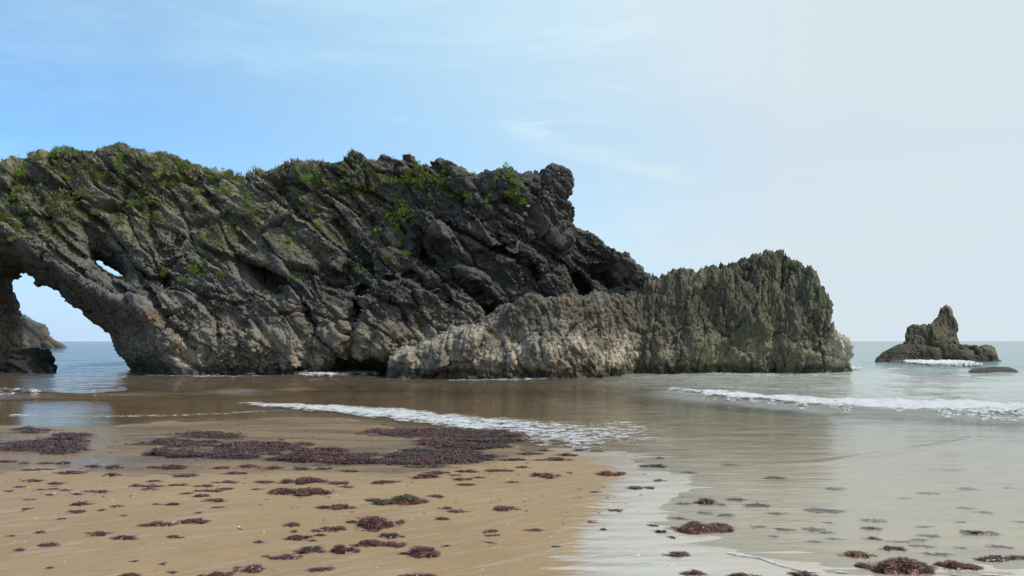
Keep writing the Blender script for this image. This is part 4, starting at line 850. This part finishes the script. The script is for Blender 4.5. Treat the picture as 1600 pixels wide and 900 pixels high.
MED = [(590, 754, 22, 5), (663, 742, 46, 9), (680, 737, 42, 6), (528, 754, 30, 6), (540, 760, 22, 5), (590, 752, 46, 6), (612, 752, 22, 5), (680, 774, 24, 6), (723, 748, 28, 6), (748, 745, 16, 4), (728, 756, 26, 6), (730, 735, 30, 6), (780, 734, 40, 5), (712, 742, 20, 4), (695, 793, 20, 5), (712, 798, 30, 5),
       (690, 809, 20, 7), (768, 836, 18, 4), (455, 818, 26, 7), (458, 829, 12, 6), (493, 828, 16, 5), (497, 835, 20, 6), (488, 844, 14, 5), (580, 828, 24, 5), (404, 845, 14, 8), (415, 868, 12, 4), (695, 852, 12, 4), (414, 752, 30, 5), (402, 764, 16, 3), (547, 735, 22, 6), (470, 731, 26, 6), (422, 730, 34, 6), (505, 731, 24, 5),
       (110, 737, 40, 8), (175, 740, 26, 9), (178, 728, 24, 11), (145, 727, 22, 6), (55, 733, 38, 5), (98, 722, 18, 9), (73, 723, 24, 4), (12, 720, 24, 6), (38, 722, 16, 6), (289, 742, 36, 6), (262, 728, 60, 9), (345, 730, 24, 6), (367, 738, 34, 5), (392, 727, 30, 8), (240, 751, 20, 5), (212, 758, 20, 5), (235, 758, 34, 6), (234, 763, 22, 5),
       (276, 757, 24, 5), (320, 758, 28, 5), (352, 752, 36, 5), (326, 766, 36, 5), (352, 763, 22, 4), (315, 773, 22, 8), (336, 780, 30, 8), (290, 770, 16, 4), (268, 786, 18, 8), (245, 787, 10, 4), (160, 767, 24, 6), (138, 767, 16, 4), (120, 771, 15, 5), (88, 754, 24, 6), (50, 750, 28, 5), (102, 765, 14, 4), (86, 763, 14, 4), (65, 764, 12, 4), (30, 760, 16, 4), (12, 767, 14, 3),
       (78, 772, 14, 4), (48, 780, 14, 3), (42, 794, 10, 6), (157, 796, 8, 5), (182, 790, 20, 4), (193, 805, 10, 3), (95, 810, 14, 3), (63, 830, 12, 8), (17, 836, 8, 5), (30, 858, 16, 7), (78, 886, 8, 5), (273, 837, 26, 6), (270, 893, 12, 5), (253, 880, 8, 4), (210, 876, 6, 3), (310, 800, 8, 3), (340, 792, 18, 3), (835, 827, 26, 5), (868, 853, 14, 4), (905, 835, 0, 0), (930, 768, 14, 5),
       (1000, 761, 38, 6), (1020, 727, 38, 5), (1030, 750, 18, 5), (1030, 715, 14, 4), (960, 796, 22, 4), (925, 815, 14, 4), (942, 826, 10, 7), (1020, 820, 14, 5), (1032, 829, 18, 8), (1050, 838, 10, 7), (870, 716, 40, 8), (885, 709, 30, 8), (905, 702, 22, 6), (800, 717, 40, 6), (842, 718, 16, 4), (820, 729, 22, 5), (930, 704, 20, 4), (848, 703, 24, 5), (830, 708, 40, 6), (890, 738, 8, 3), (800, 753, 16, 3)]
for a, b, w_, h_ in MED:
    if w_:
        tn = rnd.choice(('red', 'dark', 'pur', 'red')); hd_ = {'red': 'small red seaweed', 'dark': 'small dark seaweed', 'pur': 'small purple seaweed'}[tn] + (' flake' if w_ < 17 else ' strand' if w_ > 5.2 * h_ else ' clump')
        weed(a, b, w_, h_, tn, describe(a, b, hd_, WREF, 'small dark red seaweed clump stranded on the wet tan sand')[0], 'small seaweed clumps on the tan sand')
SUBM = [(1150, 778, 28, 9), (1065, 785, 26, 6), (1120, 787, 30, 5), (1180, 787, 40, 9), (1130, 803, 26, 8), (1060, 808, 20, 8), (1215, 800, 26, 9), (1225, 825, 24, 8), (1185, 822, 20, 5), (1280, 795, 40, 7), (1295, 815, 16, 8), (1270, 825, 30, 8), (1292, 831, 22, 5), (1205, 837, 16, 5), (1272, 845, 20, 5), (1362, 812, 30, 5), (1415, 778, 18, 4), (1435, 842, 20, 5), (1452, 836, 26, 6), (1410, 846, 32, 5), (1440, 853, 28, 4),
        (1468, 865, 34, 7), (1558, 852, 34, 9), (1510, 793, 30, 6), (1535, 799, 24, 5), (1500, 815, 16, 4), (1305, 841, 20, 4), (1090, 768, 0, 0), (1120, 745, 0, 0), (1305, 762, 34, 6), (1510, 762, 30, 6), (1580, 762, 16, 3), (1595, 815, 18, 4), (1450, 770, 30, 4), (1100, 800, 22, 6), (1140, 725, 22, 4), (1210, 745, 30, 4), (1075, 737, 18, 4), (1440, 822, 20, 4), (1500, 855, 16, 4)]
for a, b, w_, h_ in SUBM:
    if w_: weed(a, b, w_, h_, rnd.choice(('pur', 'dark')), describe(a, b, 'bluish sunken weed', WREF, 'bluish dark weed lying under the clear shallow water at right')[0], 'weed under the right shallows', sub=True)
# the large dark mats in the swash, fronds lying over one another
def mat(pts, label, k, n, tone=(PUR, DKR, RED)):
    P = [on_ground(a, b) for a, b in pts]; xy = [(a, b) for a, b, c in P]; cx = np.mean([a for a, b in xy]); cy = np.mean([b for a, b in xy]); r = np.random.RandomState(k)
    A = np.array(xy); n = int(n * 1.1); N = n * 9; x = r.uniform(A[:, 0].min() - .5, A[:, 0].max() + .5, N); y = r.uniform(A[:, 1].min() - .4, A[:, 1].max() + .4, N)
    q = np.stack([x, y, 0 * x + k], 1); e = poly_sd(x, y, xy) + 1.0 * fbm(q * (0.8, 2.6, 1), 5, 0.68)
    ok = np.nonzero((e < 0) & (0.55 * noise(q * (1.6, 5.0, 1)) + 0.42 + np.minimum(-e * 1.2, 0.35) > r.rand(N) * 0.95))[0][:n]; x, y, e = x[ok], y[ok], e[ok]; N = len(x); q = q[ok]
    g = ground(x, y)[0]; top = np.maximum(g, 0) + np.minimum(0.032, -e * 0.15) * (0.7 + 0.8 * noise(q * (3, 5, 1)))
    th = r.uniform(0, 6.28, N); L = r.uniform(0.04, 0.10, N); wd = r.uniform(0.010, 0.026, N); dr = np.stack([np.cos(th), 0.7 * np.sin(th), 0 * th], 1); sd_ = np.cross(dr, (0, 0, 1)) + r.normal(size=(N, 3)) * (0.25, 0.25, 0.2)
    p = np.stack([x - cx, y - cy, top + 0.004], 1); pts_ = []
    for s_, z_ in ((0, 0), (0.5, 0.22), (1, 0.05)):
        c = p + dr * (L * s_)[:, None] + np.array([0, 0, 1.0]) * (L * z_ * r.uniform(0, 1.2, N))[:, None]; ww = (wd * (1 - 0.5 * s_))[:, None] * 0.5; pts_ += [c - sd_ * ww, c + sd_ * ww]
    V = np.stack(pts_, 1).reshape(-1, 3); o = np.arange(N)[:, None] * 6; Fr = np.concatenate([o + [[0, 1, 3, 2]], o + [[2, 3, 5, 4]]], 0)
    pk = noise(q * (0.9, 1.8, 1)) + r.normal(size=N) * 0.3; col = np.array(tone)[np.where(pk < 0.0, 0, np.where(pk < 0.3, 1, 2))] * r.uniform(0.35, 1.2, (N, 1))
    return tag(obj('seaweed_mat', mesh('seaweed_mat', V, Fr, M_WEED, np.repeat(col, 6, 0), smooth=False), loc=(cx, cy, 0)), label, 'seaweed')
mat([(442, 713), (470, 704), (510, 700), (545, 708), (570, 715), (605, 718), (640, 708), (690, 702), (745, 695), (800, 680), (800, 690), (770, 705), (760, 718), (720, 725), (690, 727), (640, 732), (590, 731), (540, 728), (500, 725), (460, 722)], 'broad dark red seaweed mat spread in the swash, the largest of all', 1, 15000)
mat([(575, 674), (620, 671), (680, 671), (740, 672), (800, 673), (805, 681), (740, 690), (690, 684), (640, 683), (600, 682)], 'thin dark seaweed mat under the white foam edge', 2, 6000)
mat([(655, 690), (700, 685), (745, 686), (740, 698), (690, 700), (660, 697)], 'reddish seaweed mat joining the two large mats', 3, 2600, (RED, PUR, RED))
mat([(228, 692), (245, 686), (275, 688), (280, 698), (250, 700)], 'rounded dark seaweed mat left of its neighbour in the left swash', 4, 1800)
mat([(278, 692), (300, 685), (325, 692), (318, 700), (290, 700)], 'rounded dark seaweed mat with a reddish cap', 5, 1700, (DKR, RED, PUR))
mat([(228, 712), (250, 702), (265, 708), (290, 704), (330, 712), (345, 716), (300, 717), (250, 715)], 'double-humped dark mat nearest the dry left sand', 6, 2300)
mat([(320, 702), (350, 694), (400, 690), (440, 692), (460, 700), (430, 708), (380, 716), (340, 714)], 'wide purple seaweed mat left of the largest mat', 7, 4000)
mat([(270, 679), (310, 675), (360, 676), (370, 686), (330, 688), (290, 683)], 'faint brown mat farthest back in the left swash', 8, 1600, (BRN, PUR, DKR))
mat([(0, 700), (30, 690), (60, 686), (110, 684), (140, 694), (120, 702), (90, 712), (50, 706), (10, 706)], 'dark ragged mat at the far left in the swash', 9, 3800)
mat([(20, 672), (40, 667), (66, 673), (45, 677)], 'small dark mat at far left nearest the waves', 10, 900)
mat([(80, 684), (105, 678), (132, 680), (120, 687)], 'thin dark mat touching the ragged left mat from above', 11, 900)
mat([(420, 697), (430, 690), (442, 696), (436, 700)], 'small peaked mat above the left tip of the largest mat', 12, 500, (RED, PUR, RED))
mat([(455, 698), (475, 694), (500, 698), (480, 702)], 'small red mat lying on the back of the largest mat', 13, 700, (RED, RED, PUR))

# loose scraps nobody could count
r = np.random.RandomState(8); N = 9000; x = r.uniform(-13, 8, N); y = r.uniform(5.6, 15, N); q = np.stack([x, y, 0 * x], 1)
ok = (0.55 * fbm(q * (0.45, 0.9, 1), 4, 0.6) + 0.05 * (y - 9) + 0.18 > r.rand(N) * 1.5) & (x > -0.75 * y) & (x < 0.2 * y); x, y = x[ok], y[ok]; N = len(x)
gz, gd = ground(x, y); th = r.uniform(0, 6.28, N); L = r.uniform(0.008, 0.045, N) * np.where(r.rand(N) < 0.12, 2.2, 1); wd = r.uniform(0.004, 0.012, N)
c0 = np.stack([x, y, np.maximum(gz, 0) + 0.004], 1); dr = np.stack([np.cos(th), np.sin(th), 0 * th], 1); sd_ = np.stack([-dr[:, 1], dr[:, 0], 0 * th], 1); up = np.array([0, 0, 1.0])
V = np.stack([c0 - dr * L[:, None], c0 + sd_ * wd[:, None] + up * 0.006, c0 + dr * L[:, None], c0 - sd_ * wd[:, None] + up * 0.004], 1).reshape(-1, 3)
tag(obj('seaweed_scraps', mesh('seaweed_scraps', V, np.arange(4 * N).reshape(-1, 4), M_WEED, np.repeat(np.array((RED, DKR, PUR))[r.randint(0, 3, N)] * r.uniform(0.6, 1.5, (N, 1)), 4, 0), smooth=False)), 'tiny scraps of red weed strewn over the sand', kind='stuff')

# ------------------------------------------------------------------ shells, white stone
def shell_mesh(k):
    r = np.random.RandomState(k); V, Fc = [], []; na, nr = 9, 3
    for i in range(nr + 1):
        for j in range(na):
            t = math.pi * (j / (na - 1)) ; rr = i / nr; rad = rr * (1 + 0.06 * math.cos(9 * t)); V.append((rad * math.cos(t) * 0.9, rad * math.sin(t) - 0.5, 0.35 * (1 - rr ** 2) * (0.6 + 0.4 * math.sin(t)) + 0.04))
    for i in range(nr):
        for j in range(na - 1): a = i * na + j; Fc.append((a, a + na, a + na + 1, a + 1))
    return mesh('shell', np.array(V), np.array(Fc), M_SHELL)
SH = [shell_mesh(k) for k in range(2)]
def shell(px, py, wpx, label, group=None):
    x, D, z = on_ground(px, py); o = obj('shell', rnd.choice(SH), loc=(x, D, z + 0.001)); s = 0.55 * wpx * D / F; o.scale = (s, s, s); o.rotation_euler = (rnd.uniform(-.2, .2), rnd.uniform(-.2, .2), rnd.uniform(0, 6.28))
    return tag(o, label, 'shell', group)
shell(373, 824, 9, 'white shell standing out on the bare left sand'); shell(128, 798, 6, 'pale shell touching a small dark seaweed clump'); shell(175, 782, 5, 'white shell on a thin weed strand at left'); shell(484, 758, 4, 'white shell above the green-crested heap')
shell(997, 868, 7, 'white shell on the pale wet sand in the middle'); shell(1050, 884, 6, 'pale shell left of the bottom seaweed clumps'); shell(222, 856, 5, 'white shell beside a tiny green weed in the left foreground'); shell(85, 771, 4, 'white shell beside a small red weed flake')
for _ in range(95):
    a, b = rnd.uniform(0, 880), rnd.uniform(745, 898)
    shell(a, b, rnd.uniform(1.6, 3.4), 'tiny white shell fragment scattered on the tan sand', 'shell fragments on the sand')
h = cast(825, 323)
if h:
    r = np.random.RandomState(2); V, Fc = [], []
    for i in range(6):
        for j in range(10):
            t, ph = math.pi * i / 5, 2 * math.pi * j / 10; V.append((0.13 * math.sin(t) * math.cos(ph), 0.1 * math.sin(t) * math.sin(ph), 0.07 * math.cos(t) * (1 + 0.2 * math.cos(3 * ph))))
    for i in range(5):
        for j in range(10): Fc.append((i * 10 + j, i * 10 + (j + 1) % 10, (i + 1) * 10 + (j + 1) % 10, (i + 1) * 10 + j))
    tag(obj('white_stone', mesh('white_stone', np.array(V), np.array(Fc), M_SHELL), loc=h[1] + Vector((0, -0.05, 0.04))), 'small white stone on the dark rock under the right crest greenery', 'stone')
